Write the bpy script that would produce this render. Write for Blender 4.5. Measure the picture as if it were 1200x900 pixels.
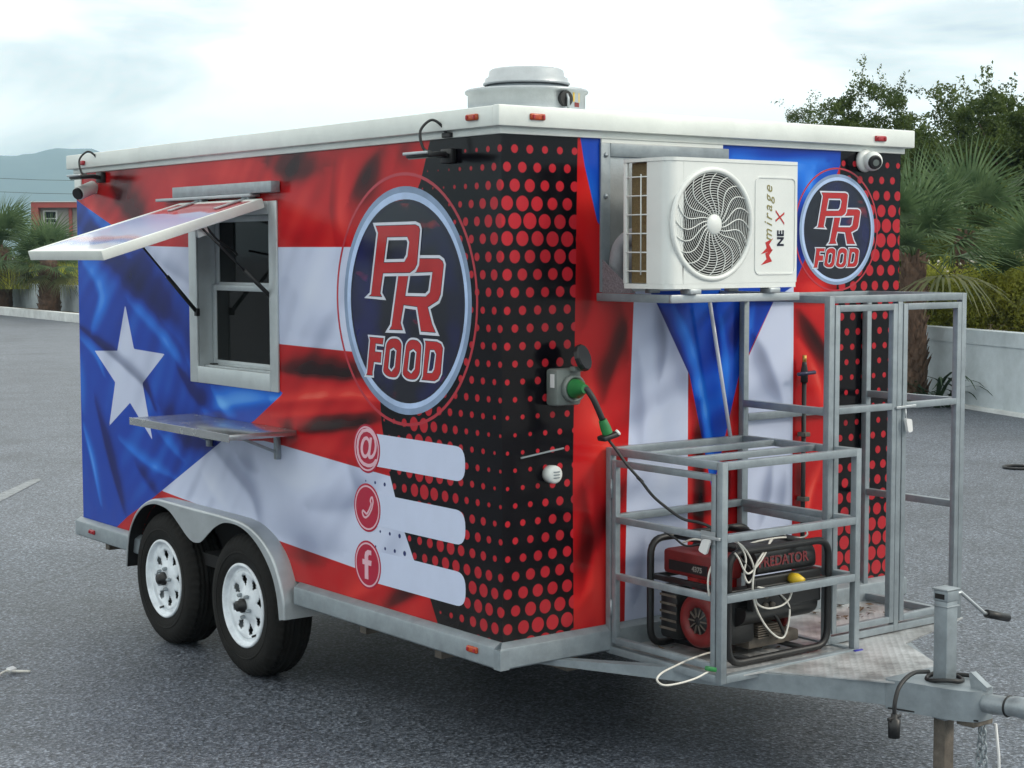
import bpy, bmesh, math, random
import numpy as np
from mathutils import Vector, Matrix
from mathutils.geometry import tessellate_polygon

for _o in list(bpy.data.objects):
    bpy.data.objects.remove(_o)
SC = bpy.context.scene
COL = SC.collection
R = math.radians
random.seed(7)

# ------------------------------------------------------------------ camera
FPX = 1988.56                                    # focal length in photo pixels (photo 1200 wide)
YAW, PIT, ROL = R(37.3667), R(-4.3956), R(-0.113)
CAM = np.array([-4.0775, -5.4064, 2.0434])
_fw = np.array([math.sin(YAW) * math.cos(PIT), math.cos(YAW) * math.cos(PIT), math.sin(PIT)])
_r0 = np.array([math.cos(YAW), -math.sin(YAW), 0.0])
_u0 = np.cross(_r0, _fw)
_rt = _r0 * math.cos(ROL) + _u0 * math.sin(ROL)
_up = _u0 * math.cos(ROL) - _r0 * math.sin(ROL)
cam_data = bpy.data.cameras.new('camera')
cam_data.sensor_width = 36.0
cam_data.lens = FPX / 1200.0 * 36.0
cam_data.clip_start = 0.1
cam_data.clip_end = 40000
cam = bpy.data.objects.new('camera', cam_data)
COL.objects.link(cam)
_m = Matrix.Identity(4)
for _i in range(3):
    _m[_i][0] = _rt[_i]; _m[_i][1] = _up[_i]; _m[_i][2] = -_fw[_i]; _m[_i][3] = CAM[_i]
cam.matrix_world = _m
SC.camera = cam
SC.render.resolution_x, SC.render.resolution_y = 1024, 768

# ------------------------------------------------------------------ world, sun, exposure
SUN_YAW, SUN_EL = R(140), R(33)                  # direction of the sun, yaw from +y towards +x
W_ = bpy.data.worlds.new('World'); SC.world = W_; W_.use_nodes = True
nt = W_.node_tree; nt.nodes.clear()
def wn(t, **k):
    n = nt.nodes.new(t)
    for a, b in k.items(): setattr(n, a, b)
    return n
out = wn('ShaderNodeOutputWorld'); bg = wn('ShaderNodeBackground'); bg2 = wn('ShaderNodeBackground'); mx = wn('ShaderNodeMixShader')
sky = wn('ShaderNodeTexSky'); sky.sky_type = 'NISHITA'; sky.sun_disc = False
sky.sun_elevation = SUN_EL; sky.sun_rotation = SUN_YAW; sky.air_density = 1.0; sky.dust_density = 1.5
bg.inputs[1].default_value = 0.15
tc = wn('ShaderNodeTexCoord'); mp = wn('ShaderNodeMapping'); mp.inputs['Scale'].default_value = (1.0, 1.0, 3.2)
mp.inputs['Location'].default_value = (0.35, 1.9, 0.1)
nz = wn('ShaderNodeTexNoise'); nz.inputs['Scale'].default_value = 3.1; nz.inputs['Detail'].default_value = 7.0
nz.inputs['Roughness'].default_value = 0.55; nz.inputs['Distortion'].default_value = 0.35
rmp = wn('ShaderNodeValToRGB'); rmp.color_ramp.elements[0].position = 0.26; rmp.color_ramp.elements[1].position = 0.46
nz2 = wn('ShaderNodeTexNoise'); nz2.inputs['Scale'].default_value = 2.3; nz2.inputs['Detail'].default_value = 6.0
rm2 = wn('ShaderNodeValToRGB')
rm2.color_ramp.elements[0].position = 0.33; rm2.color_ramp.elements[0].color = (.90, 1.06, 1.11, 1)
rm2.color_ramp.elements[1].position = 0.52; rm2.color_ramp.elements[1].color = (1.85, 1.86, 1.74, 1)
bg2.inputs[1].default_value = 1.0
L_ = nt.links.new
L_(tc.outputs['Generated'], mp.inputs[0]); L_(mp.outputs[0], nz.inputs['Vector']); L_(mp.outputs[0], nz2.inputs['Vector'])
L_(nz.outputs[0], rmp.inputs[0]); L_(nz2.outputs[0], rm2.inputs[0]); L_(rm2.outputs[0], bg2.inputs[0])
L_(sky.outputs[0], bg.inputs[0]); L_(rmp.outputs[0], mx.inputs[0]); L_(bg.outputs[0], mx.inputs[1]); L_(bg2.outputs[0], mx.inputs[2])
L_(mx.outputs[0], out.inputs[0])

sd = bpy.data.lights.new('sun', 'SUN'); sd.energy = 2.0; sd.angle = R(14); sd.color = (1.0, 0.92, 0.78)
sun = bpy.data.objects.new('sun', sd); COL.objects.link(sun)
_sdir = Vector((math.sin(SUN_YAW) * math.cos(SUN_EL), math.cos(SUN_YAW) * math.cos(SUN_EL), math.sin(SUN_EL)))
sun.rotation_euler = _sdir.to_track_quat('Z', 'Y').to_euler()
SC.view_settings.view_transform = 'Standard'; SC.view_settings.look = 'None'
SC.view_settings.exposure = -0.08; SC.view_settings.gamma = 1.0

# ------------------------------------------------------------------ helpers
def un(px, py, ax, val):
    """photo pixel -> point on the plane axis ax = val"""
    d = _fw + _rt * (px - 600) / FPX + _up * (450 - py) / FPX
    return CAM + d * ((val - CAM[ax]) / d[ax])
def at(px, dist, z=0.0):
    """ground point seen in image column px at the given horizontal distance"""
    d = _fw + _rt * (px - 600) / FPX
    d = d[:2] / np.linalg.norm(d[:2])
    return Vector((CAM[0] + d[0] * dist, CAM[1] + d[1] * dist, z))

def new_obj(name, me, mat, parent=None):
    o = bpy.data.objects.new(name, me); COL.objects.link(o)
    if mat is not None and me is not None: me.materials.append(mat)
    if parent is not None: o.parent = parent
    return o
def empty(name, loc=(0, 0, 0)):
    o = bpy.data.objects.new(name, None); COL.objects.link(o); o.location = loc
    return o
def tag(o, label, cat, group=None):
    o['label'] = label; o['category'] = cat
    if group: o['group'] = group
    return o

class MB:
    """collects shapes in one bmesh"""
    def __init__(s): s.bm = bmesh.new()
    def box(s, a, b, bev=0.0, seg=2):
        a, b = Vector(a), Vector(b)
        m = Matrix.Translation((a + b) / 2) @ Matrix.Diagonal((*(abs(b[i] - a[i]) for i in range(3)), 1))
        return s._cube(m, bev, seg)
    def _cube(s, m, bev=0.0, seg=2):
        r = bmesh.ops.create_cube(s.bm, size=1.0, matrix=m)
        if bev > 0:
            es = list({e for v in r['verts'] for e in v.link_edges})
            bmesh.ops.bevel(s.bm, geom=es, offset=bev, segments=seg, affect='EDGES', profile=0.5)
        return s
    def obox(s, c, size, rot, bev=0.0):
        return s._cube(Matrix.Translation(c) @ rot.to_4x4() @ Matrix.Diagonal((*size, 1)), bev)
    def bar(s, p, q, w, h=None, bev=0.0, up=(0, 0, 1)):
        p, q = Vector(p), Vector(q); h = h or w
        x = (q - p).normalized(); u = Vector(up)
        if abs(x.dot(u)) > 0.97: u = Vector((0, 1, 0))
        y = u.cross(x).normalized(); z = x.cross(y)
        rot = Matrix((x, y, z)).transposed()
        return s.obox((p + q) / 2, ((q - p).length, w, h), rot, bev)
    def tube(s, pts, r, n=8, closed=False, cap=True):
        pts = [Vector(p) for p in pts]; N = len(pts)
        rr = r if isinstance(r, (list, tuple)) else [r] * N
        rings = []; prev = None
        for i, p in enumerate(pts):
            if closed: t = pts[(i + 1) % N] - pts[i - 1]
            else: t = pts[min(i + 1, N - 1)] - pts[max(i - 1, 0)]
            t.normalize()
            if prev is None:
                u = Vector((0, 0, 1)) if abs(t.z) < 0.9 else Vector((1, 0, 0))
            else: u = prev
            a = (u - t * u.dot(t)).normalized(); prev = a; b = t.cross(a)
            rings.append([s.bm.verts.new(p + (a * math.cos(2 * math.pi * k / n) + b * math.sin(2 * math.pi * k / n)) * rr[i]) for k in range(n)])
        for i in range(N if closed else N - 1):
            A, B = rings[i], rings[(i + 1) % N]
            for k in range(n):
                f = s.bm.faces.new((A[k], A[(k + 1) % n], B[(k + 1) % n], B[k])); f.smooth = True
        if cap and not closed:
            s.bm.faces.new(rings[0][::-1]); s.bm.faces.new(rings[-1])
        return s
    def lathe(s, prof, c=(0, 0, 0), axis='Z', n=32, smooth=True, closed=False, cap=True):
        """prof: list of (radius, height)"""
        rings = []
        for (rad, h) in prof:
            ring = []
            for k in range(n):
                a = 2 * math.pi * k / n; x, y = rad * math.cos(a), rad * math.sin(a)
                v = {'Z': (x, y, h), 'X': (h, x, y), 'Y': (x, h, y)}[axis]
                ring.append(s.bm.verts.new(Vector(v) + Vector(c)))
            rings.append(ring)
        P = len(rings)
        for i in range(P if closed else P - 1):
            A, B = rings[i], rings[(i + 1) % P]
            for k in range(n):
                f = s.bm.faces.new((A[k], A[(k + 1) % n], B[(k + 1) % n], B[k])); f.smooth = smooth
        if not closed and cap:
            if prof[0][0] > 1e-4: s.bm.faces.new(rings[0][::-1])
            if prof[-1][0] > 1e-4: s.bm.faces.new(rings[-1])
        return s
    def prism(s, loops, fn, t):
        """loops: 2d loops (outer first, then holes); fn(u, v, d) -> 3d point; t: thickness (d from 0 to t)"""
        tri = tessellate_polygon([[Vector((p[0], p[1], 0)) for p in lp] for lp in loops])
        flat = [p for lp in loops for p in lp]
        A = [s.bm.verts.new(fn(p[0], p[1], t)) for p in flat]
        B = [s.bm.verts.new(fn(p[0], p[1], 0.0)) for p in flat]
        for a, b, c in tri:
            for V in ((A[a], A[b], A[c]), (B[c], B[b], B[a])):
                try: s.bm.faces.new(V)
                except ValueError: pass
        k = 0
        for lp in loops:
            n = len(lp)
            for i in range(n):
                j = (i + 1) % n
                try: s.bm.faces.new((B[k + i], B[k + j], A[k + j], A[k + i]))
                except ValueError: pass
            k += n
        return s
    def build(s, name, mat, parent=None, smooth=None, weld=False):
        if weld: bmesh.ops.remove_doubles(s.bm, verts=s.bm.verts, dist=1e-5)
        bmesh.ops.recalc_face_normals(s.bm, faces=s.bm.faces)
        me = bpy.data.meshes.new(name); s.bm.to_mesh(me); s.bm.free()
        if smooth is not None:
            me.polygons.foreach_set('use_smooth', [True] * len(me.polygons))
            try: me.set_sharp_from_angle(angle=R(smooth))
            except Exception: pass
        return new_obj(name, me, mat, parent)

def np_mesh(name, verts, faces, mat, parent=None, smooth=False):
    """verts (n,3), faces (m,k) with equal k"""
    me = bpy.data.meshes.new(name)
    verts = np.asarray(verts, np.float32); faces = np.asarray(faces, np.int32)
    k = faces.shape[1]
    me.vertices.add(len(verts)); me.vertices.foreach_set('co', verts.ravel())
    me.loops.add(faces.size); me.loops.foreach_set('vertex_index', faces.ravel())
    me.polygons.add(len(faces)); me.polygons.foreach_set('loop_start', np.arange(0, faces.size, k, dtype=np.int32))
    try: me.polygons.foreach_set('loop_total', np.full(len(faces), k, np.int32))
    except Exception: pass
    me.polygons.foreach_set('use_smooth', np.full(len(faces), smooth))
    me.update(calc_edges=True); me.validate()
    return new_obj(name, me, mat, parent)

def offset(poly, d):
    """offset closed 2d polygon, positive d = inward for either winding"""
    n = len(poly)
    area = sum(poly[i][0] * poly[(i + 1) % n][1] - poly[(i + 1) % n][0] * poly[i][1] for i in range(n))
    sg = 1 if area > 0 else -1
    res = []
    for i in range(n):
        p0, p1, p2 = Vector(poly[i - 1]), Vector(poly[i]), Vector(poly[(i + 1) % n])
        a = (p1 - p0); b = (p2 - p1)
        if a.length < 1e-9 or b.length < 1e-9: res.append(tuple(p1)); continue
        a.normalize(); b.normalize()
        na = Vector((-a.y, a.x)) * sg; nb = Vector((-b.y, b.x)) * sg
        m = na + nb; q = max(0.35, m.dot(na) / max(1e-6, m.length))
        m.normalize()
        res.append(tuple(p1 + m * (d / q)))
    return res
def rounded(poly, r, seg=4):
    """round every corner of a closed polygon"""
    n = len(poly); res = []
    for i in range(n):
        p0, p1, p2 = Vector(poly[i - 1]), Vector(poly[i]), Vector(poly[(i + 1) % n])
        la, lb = (p0 - p1).length, (p2 - p1).length
        k = min(r, la * .45, lb * .45)
        a = p1 + (p0 - p1).normalized() * k; b = p1 + (p2 - p1).normalized() * k
        for j in range(seg + 1):
            t = j / seg
            res.append(tuple(a * (1 - t) ** 2 + p1 * 2 * t * (1 - t) + b * t * t))
    return res
def circle(c, r, n=48):
    return [(c[0] + r * math.cos(2 * math.pi * k / n), c[1] + r * math.sin(2 * math.pi * k / n)) for k in range(n)]
def smooth_path(pts, k=6):
    """Catmull-Rom through points"""
    P = [Vector(p) for p in pts]; P = [P[0] * 2 - P[1]] + P + [P[-1] * 2 - P[-2]]
    o = []
    for i in range(1, len(P) - 2):
        for j in range(k):
            t = j / k
            o.append(0.5 * ((2 * P[i]) + (P[i + 1] - P[i - 1]) * t + (2 * P[i - 1] - 5 * P[i] + 4 * P[i + 1] - P[i + 2]) * t * t
                            + (3 * P[i] - P[i - 1] - 3 * P[i + 1] + P[i + 2]) * t ** 3))
    return o + [P[-2]]

GZ = -.0755                                      # asphalt level in modelling coordinates (the scene is lifted so that it ends at 0)
# ------------------------------------------------------------------ materials
MATS = {}
def mat(name, col, rough=0.5, metal=0.0, var=0.12, scale=9.0, bump=0.0, bscale=60.0, spec=0.5, emit=None, coat=0.0, rvar=0.1, streak=0.0):
    """principled with noise-varied colour and roughness"""
    m = bpy.data.materials.new(name); m.use_nodes = True
    n = m.node_tree.nodes; l = m.node_tree.links; p = n['Principled BSDF']
    c = n.new('ShaderNodeTexCoord')
    t = n.new('ShaderNodeTexNoise'); t.inputs['Scale'].default_value = scale; t.inputs['Detail'].default_value = 6; t.inputs['Roughness'].default_value = .65
    l.new(c.outputs['Object'], t.inputs['Vector'])
    r = n.new('ShaderNodeValToRGB')
    r.color_ramp.elements[0].position = .3; r.color_ramp.elements[1].position = .7
    r.color_ramp.elements[0].color = (*[max(0, x * (1 - var)) for x in col], 1)
    r.color_ramp.elements[1].color = (*[min(1, x * (1 + var)) for x in col], 1)
    l.new(t.outputs['Fac'], r.inputs[0])
    l.new(r.outputs[0], p.inputs['Base Color'])
    if rvar:
        mr = n.new('ShaderNodeMapRange'); mr.inputs[3].default_value = max(0.03, rough - rvar); mr.inputs[4].default_value = min(1, rough + rvar)
        l.new(t.outputs['Fac'], mr.inputs[0]); l.new(mr.outputs[0], p.inputs['Roughness'])
    else: p.inputs['Roughness'].default_value = rough
    p.inputs['Metallic'].default_value = metal; p.inputs['Specular IOR Level'].default_value = spec
    p.inputs['Coat Weight'].default_value = coat
    if bump:
        t2 = n.new('ShaderNodeTexNoise'); t2.inputs['Scale'].default_value = bscale; t2.inputs['Detail'].default_value = 5
        l.new(c.outputs['Object'], t2.inputs['Vector'])
        b = n.new('ShaderNodeBump'); b.inputs['Strength'].default_value = bump; b.inputs['Distance'].default_value = .01
        l.new(t2.outputs['Fac'], b.inputs['Height']); l.new(b.outputs[0], p.inputs['Normal'])
    if emit:
        p.inputs['Emission Color'].default_value = (*emit, 1); p.inputs['Emission Strength'].default_value = 1
    MATS[name] = m
    return m
M_galv = mat('galvanised steel', (.30, .335, .36), .42, .5, .20, 17, .12, 90)
M_galv2 = mat('grey painted steel', (.235, .27, .295), .42, .25, .17, 13, .08, 60)
M_alu = mat('brushed aluminium', (.42, .45, .47), .38, .55, .12, 6, .1, 120)
M_trim = mat('white roof trim', (.70, .73, .70), .42, .1, .08, 5, .06, 30)
M_white = mat('white enamel', (.70, .72, .70), .35, 0, .05, 5)
M_wheelw = mat('white rim paint', (.74, .79, .85), .35, 0, .2, 10)
M_black = mat('black plastic', (.009, .009, .010), .45, 0, .3, 20)
M_rubber = mat('tyre rubber', (.009, .0085, .008), .82, 0, .6, 9, .4, 160, spec=.28)
M_cable = mat('black cable', (.012, .012, .013), .5, 0, .2, 20)
M_wcable = mat('white cable', (.62, .60, .55), .5, 0, .12, 30)
M_dark = mat('dark undercoat', (.007, .007, .008), .8, 0, .3, 8)
M_amber = mat('amber lens', (.42, .06, .015), .25, 0, .25, 60)
M_redlens = mat('red lens', (.35, .02, .03), .25, 0, .25, 60)
M_dred = mat('red engine paint', (.15, .010, .010), .5, 0, .25, 14)
M_dirt = mat('dirty steel', (.14, .12, .10), .65, .3, .4, 14, .2, 80)
M_green = mat('green plastic', (.02, .17, .045), .4, 0, .15, 20)
M_greybox = mat('grey plastic', (.15, .17, .16), .5, 0, .12, 20)
M_yellow = mat('yellow plastic', (.62, .42, .02), .4, 0, .1, 20)
M_blue = mat('blue plastic', (.02, .02, .25), .45, 0, .15, 20)
M_brass = mat('brass', (.45, .28, .08), .35, .8, .2, 30)
M_coil = mat('coil fins', (.20, .15, .07), .55, .5, .25, 90, .5, 200)
M_pane = mat('dark window pane', (.009, .010, .010), .05, 0, .3, 3, spec=.10, rvar=.02)
M_frame = mat('pale aluminium frame', (.52, .56, .57), .4, .35, .1, 8, .06, 60)
M_steel = mat('stainless sheet', (.45, .46, .47), .25, .85, .12, 8)
M_foam = mat('grey insulation', (.30, .31, .33), .7, 0, .12, 20)
M_speck = mat('speckled plate', (.22, .20, .22), .6, .2, .5, 160)
M_sticker = mat('sticker', (.7, .7, .7), .5, 0, .05, 10)
M_post = mat('navy print', (.02, .02, .06), .3, 0, .2, 8)

def attr_material(name, nodes_fn, rough=.32):
    m = bpy.data.materials.new(name); m.use_nodes = True
    n, l, p = m.node_tree.nodes, m.node_tree.links, m.node_tree.nodes['Principled BSDF']
    p.inputs['Roughness'].default_value = rough
    nodes_fn(n, l, p)
    return m

# ================================================================== GROUND AND SETTING
def asphalt(n, l, p):
    c = n.new('ShaderNodeTexCoord')
    def noise(s, d=4, ro=.6):
        t = n.new('ShaderNodeTexNoise'); t.inputs['Scale'].default_value = s; t.inputs['Detail'].default_value = d; t.inputs['Roughness'].default_value = ro
        l.new(c.outputs['Object'], t.inputs['Vector']); return t
    grain = n.new('ShaderNodeTexVoronoi'); grain.inputs['Scale'].default_value = 62.0
    l.new(c.outputs['Object'], grain.inputs['Vector'])
    fine = noise(62, 8, .85); mid = noise(1.3, 6, .6); big = noise(.11, 5, .55)
    r1 = n.new('ShaderNodeValToRGB')
    r1.color_ramp.elements[0].position = .36; r1.color_ramp.elements[0].color = (.012, .015, .021, 1)
    r1.color_ramp.elements[1].position = .64; r1.color_ramp.elements[1].color = (.30, .33, .38, 1)
    e = r1.color_ramp.elements.new(.5); e.color = (.064, .075, .097, 1)
    l.new(fine.outputs[0], r1.inputs[0])
    r2 = n.new('ShaderNodeMapRange'); r2.inputs[1].default_value = .3; r2.inputs[2].default_value = .7; r2.inputs[3].default_value = .80; r2.inputs[4].default_value = 1.16
    l.new(mid.outputs[0], r2.inputs[0])
    r3 = n.new('ShaderNodeMapRange'); r3.inputs[1].default_value = .3; r3.inputs[2].default_value = .7; r3.inputs[3].default_value = .78; r3.inputs[4].default_value = 1.22
    l.new(big.outputs[0], r3.inputs[0])
    sp = n.new('ShaderNodeMapRange'); sp.inputs[3].default_value = .30; sp.inputs[4].default_value = 1.75
    l.new(grain.outputs['Color'], sp.inputs[0])
    # cracks and old stains
    cw = n.new('ShaderNodeTexVoronoi'); cw.feature = 'DISTANCE_TO_EDGE'; cw.inputs['Scale'].default_value = .16
    cd = noise(.9, 5, .6); cm = n.new('ShaderNodeMix'); cm.data_type = 'VECTOR'; cm.inputs[0].default_value = .18
    l.new(c.outputs['Object'], cm.inputs[4]); l.new(cd.outputs['Color'], cm.inputs[5]); l.new(cm.outputs[1], cw.inputs['Vector'])
    ck = n.new('ShaderNodeMapRange'); ck.inputs[1].default_value = 0; ck.inputs[2].default_value = .0022; ck.inputs[3].default_value = .62; ck.inputs[4].default_value = 1; l.new(cw.outputs['Distance'], ck.inputs[0])
    st = noise(.55, 3, .5); sm = n.new('ShaderNodeMapRange'); sm.inputs[1].default_value = .30; sm.inputs[2].default_value = .40; sm.inputs[3].default_value = .72; sm.inputs[4].default_value = 1; l.new(st.outputs[0], sm.inputs[0])
    m0 = n.new('ShaderNodeMath'); m0.operation = 'MULTIPLY'; l.new(ck.outputs[0], m0.inputs[0]); l.new(sm.outputs[0], m0.inputs[1])
    m9 = n.new('ShaderNodeMath'); m9.operation = 'MULTIPLY'; l.new(m0.outputs[0], m9.inputs[0]); l.new(r2.outputs[0], m9.inputs[1]); r2 = m9
    m1 = n.new('ShaderNodeMath'); m1.operation = 'MULTIPLY'; l.new(r2.outputs[0], m1.inputs[0]); l.new(r3.outputs[0], m1.inputs[1])
    m2 = n.new('ShaderNodeMath'); m2.operation = 'MULTIPLY'; l.new(m1.outputs[0], m2.inputs[0]); l.new(sp.outputs[0], m2.inputs[1])
    v = n.new('ShaderNodeVectorMath'); v.operation = 'SCALE'; l.new(r1.outputs[0], v.inputs[0]); l.new(m2.outputs[0], v.inputs['Scale'])
    l.new(v.outputs[0], p.inputs['Base Color'])
    b = n.new('ShaderNodeBump'); b.inputs['Strength'].default_value = .4; b.inputs['Distance'].default_value = .006
    l.new(grain.outputs['Distance'], b.inputs['Height']); l.new(b.outputs[0], p.inputs['Normal'])
    p.inputs['Specular IOR Level'].default_value = .5
M_asphalt = attr_material('worn asphalt', asphalt, .55)
g = MB(); g.box((-4800, -4800, -.5), (4800, 4800, GZ)); o = g.build('asphalt_ground', M_asphalt); o['kind'] = 'structure'

M_conc = mat('pale rendered wall', (.42, .47, .50), .8, 0, .25, 1.3, .25, 40)
M_kerb = mat('white painted kerb', (.58, .60, .60), .8, 0, .18, 2.5, .2, 30)
M_earth = mat('dry soil bank', (.13, .10, .06), .95, 0, .35, 1.2, .5, 12)
M_paint = mat('worn white road paint', (.22, .235, .25), .8, 0, .4, 20, .3, 90)

# perimeter wall running along the far side of the lot
WL = [(CAM[0] + (a - CAM[0]) * 1.037, CAM[1] + (b - CAM[1]) * 1.037) for a, b in [(9.4, -4.0), (12.2, 3.4), (13.62, 7.1), (14.75, 10.0), (16.0, 22.0), (17.5, 40.0), (18.5, 52.0), (21.5, 86.0)]]
def strip(name, mtl, o0, o1, z0, z1, parent=None, seg0=0, seg1=None):
    """wall-like strip following WL, between sideways offsets o0..o1 (positive = away from the trailer)"""
    pts = [Vector(p) for p in WL][seg0:seg1]; z0 += GZ; z1 += GZ
    b = MB(); rows = []
    for i, p in enumerate(pts):
        a = pts[max(0, i - 1)]; c = pts[min(len(pts) - 1, i + 1)]
        t = (c - a).normalized(); nrm = Vector((t.y, -t.x))
        q0, q1 = p + nrm * o0, p + nrm * o1
        rows.append([b.bm.verts.new((q.x, q.y, z)) for q, z in ((q0, z0), (q0, z1), (q1, z1), (q1, z0))])
    for A, B in zip(rows, rows[1:]):
        for k in range(4): b.bm.faces.new((A[k], A[(k + 1) % 4], B[(k + 1) % 4], B[k]))
    b.bm.faces.new(rows[0]); b.bm.faces.new(rows[-1][::-1])
    return b.build(name, mtl, parent)
pw = empty('perimeter_wall')
tag(pw, 'long low pale rendered wall with a coping band, planting behind it', 'wall')
strip('wall_body', M_conc, 0, .2, -.05, .88, pw)
strip('coping', M_conc, -.018, .22, .882, 1.075, pw)
strip('footing', M_kerb, -.09, -.002, -.03, .05, pw)
k_ = strip('kerb', M_kerb, -1.35, -1.05, -.02, .27, None, 4); k_['kind'] = 'structure'
k_ = strip('planting_bed', M_earth, -1.05, -.09, -.05, .20, None, 4); k_['kind'] = 'structure'
k_ = strip('earth_bank', M_earth, .2, 60, -.05, .90); k_['kind'] = 'structure'

# a worn painted bay line and a small black rubber ring lying on the asphalt
a_, b_ = un(-60, 612, 2, GZ), un(42, 563, 2, GZ)
d_ = (b_ - a_)[:2]; d_ /= np.linalg.norm(d_); nn_ = np.array([-d_[1], d_[0]]) * .10
g = MB(); vs = [g.bm.verts.new((*q, GZ + .004)) for q in (a_[:2] - nn_, b_[:2] - nn_ * .5, b_[:2] + d_ * .12, b_[:2] + nn_ * .5, a_[:2] + nn_)]
g.bm.faces.new(vs); o = g.build('painted_line', M_paint); o['kind'] = 'structure'
c_ = un(1192, 549, 2, GZ)
g = MB(); g.tube([(c_[0] + .13 * math.cos(a), c_[1] + .13 * math.sin(a), GZ + .014) for a in np.linspace(0, 2 * math.pi, 24, endpoint=False)], .014, 6, True)
tag(g.build('rubber_ring', M_cable), 'small black rubber ring lying on the open asphalt', 'ring')
c_ = un(12, 790, 2, GZ)
lit = empty('plastic_scrap', (c_[0], c_[1], GZ)); tag(lit, 'crumpled white plastic scrap lying on dark asphalt', 'litter')
g = MB(); g.tube(smooth_path([(-.09, -.05, .008), (-.03, -.01, .02), (.03, -.01, .012), (.09, -.04, .008)], 4), .007, 6)
g.build('strip', M_wcable, lit)
g = MB(); g.obox((0.01, .01, .02), (.05, .03, .02), Matrix.Rotation(.5, 3, 'Z') @ Matrix.Rotation(.4, 3, 'X'), .004); g.build('tab', M_sticker, lit)

# ================================================================== FOOD TRAILER
TW, TL, ZB, ZT, ZR = 2.41, 4.17, .47, 2.52, 2.62
T = empty('food_trailer')
tag(T, 'flag-printed food trailer with round emblems, red dots and open serving hatch', 'trailer')

# ---- printed wrap: smooth fields stored per vertex, crisp edges and halftone dots made in the shader
def sdf_poly(P, poly):
    """signed distance, positive inside"""
    poly = np.asarray(poly, float); n = len(poly)
    d = np.full(len(P), 1e9); ins = np.zeros(len(P), bool)
    for i in range(n):
        a, b = poly[i], poly[(i + 1) % n]; e = b - a; w = P - a
        t = np.clip((w @ e) / max(1e-12, e @ e), 0, 1)
        d = np.minimum(d, np.linalg.norm(w - t[:, None] * e, axis=1))
        c = (a[1] <= P[:, 1]) != (b[1] <= P[:, 1])
        with np.errstate(divide='ignore', invalid='ignore'):
            xx = a[0] + (P[:, 1] - a[1]) / (b[1] - a[1] if b[1] != a[1] else 1e-12) * e[0]
        ins ^= c & (P[:, 0] < xx)
    return np.where(ins, d, -d)
def stroke(P, pts, wd):
    """cloth fold profile along a path: sharp on one side, soft on the other, fading towards the ends"""
    pts = np.asarray(pts, float)
    if len(pts) > 2: pts = np.array([tuple(v) for v in smooth_path([(a, b, 0) for a, b in pts], 6)])[:, :2]
    n = len(pts) - 1
    d = np.full(len(P), 1e9); side = np.zeros(len(P)); s_ = np.zeros(len(P))
    for i, (a, b) in enumerate(zip(pts[:-1], pts[1:])):
        e = b - a; w = P - a; t = np.clip((w @ e) / max(1e-12, e @ e), 0, 1)
        q = np.linalg.norm(w - t[:, None] * e, axis=1); m = q < d
        d = np.where(m, q, d); s_ = np.where(m, (i + t) / n, s_); side = np.where(m, np.sign(e[0] * w[:, 1] - e[1] * w[:, 0]), side)
    k = np.where(side > 0, wd * .62, wd * 1.5) * (.55 + .45 * np.sin(np.pi * s_))
    return np.exp(-(d / k) ** 2) * (.45 + .55 * np.sin(np.pi * np.clip(s_, 0, 1)))
def ripples(P, ax):
    """faint secondary folds running across the whole print"""
    x, z = P[:, 0], P[:, 1]; sg = 1 if ax == 0 else -.35
    q = sg * .75 * x + .65 * z + .10 * np.sin(2.3 * x + 1.1) + .08 * np.sin(3.7 * z + .6 + x)
    m = .5 + .5 * np.sin(2.9 * x - 1.7 * z + .8)
    return m * (.055 * np.sin(23 * q) + .035 * np.sin(51 * q + 2 * np.sin(3 * z)))
def rad_field(P, ctl, s=.10):
    ctl = np.asarray(ctl, float)
    w = np.zeros(len(P)); acc = np.zeros(len(P))
    for u, z, r in ctl:
        k = np.exp(-((P[:, 0] - u) ** 2 + (P[:, 1] - z) ** 2) / (2 * s * s)) + 1e-9
        w += k; acc += k * r
    return acc / w

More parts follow.
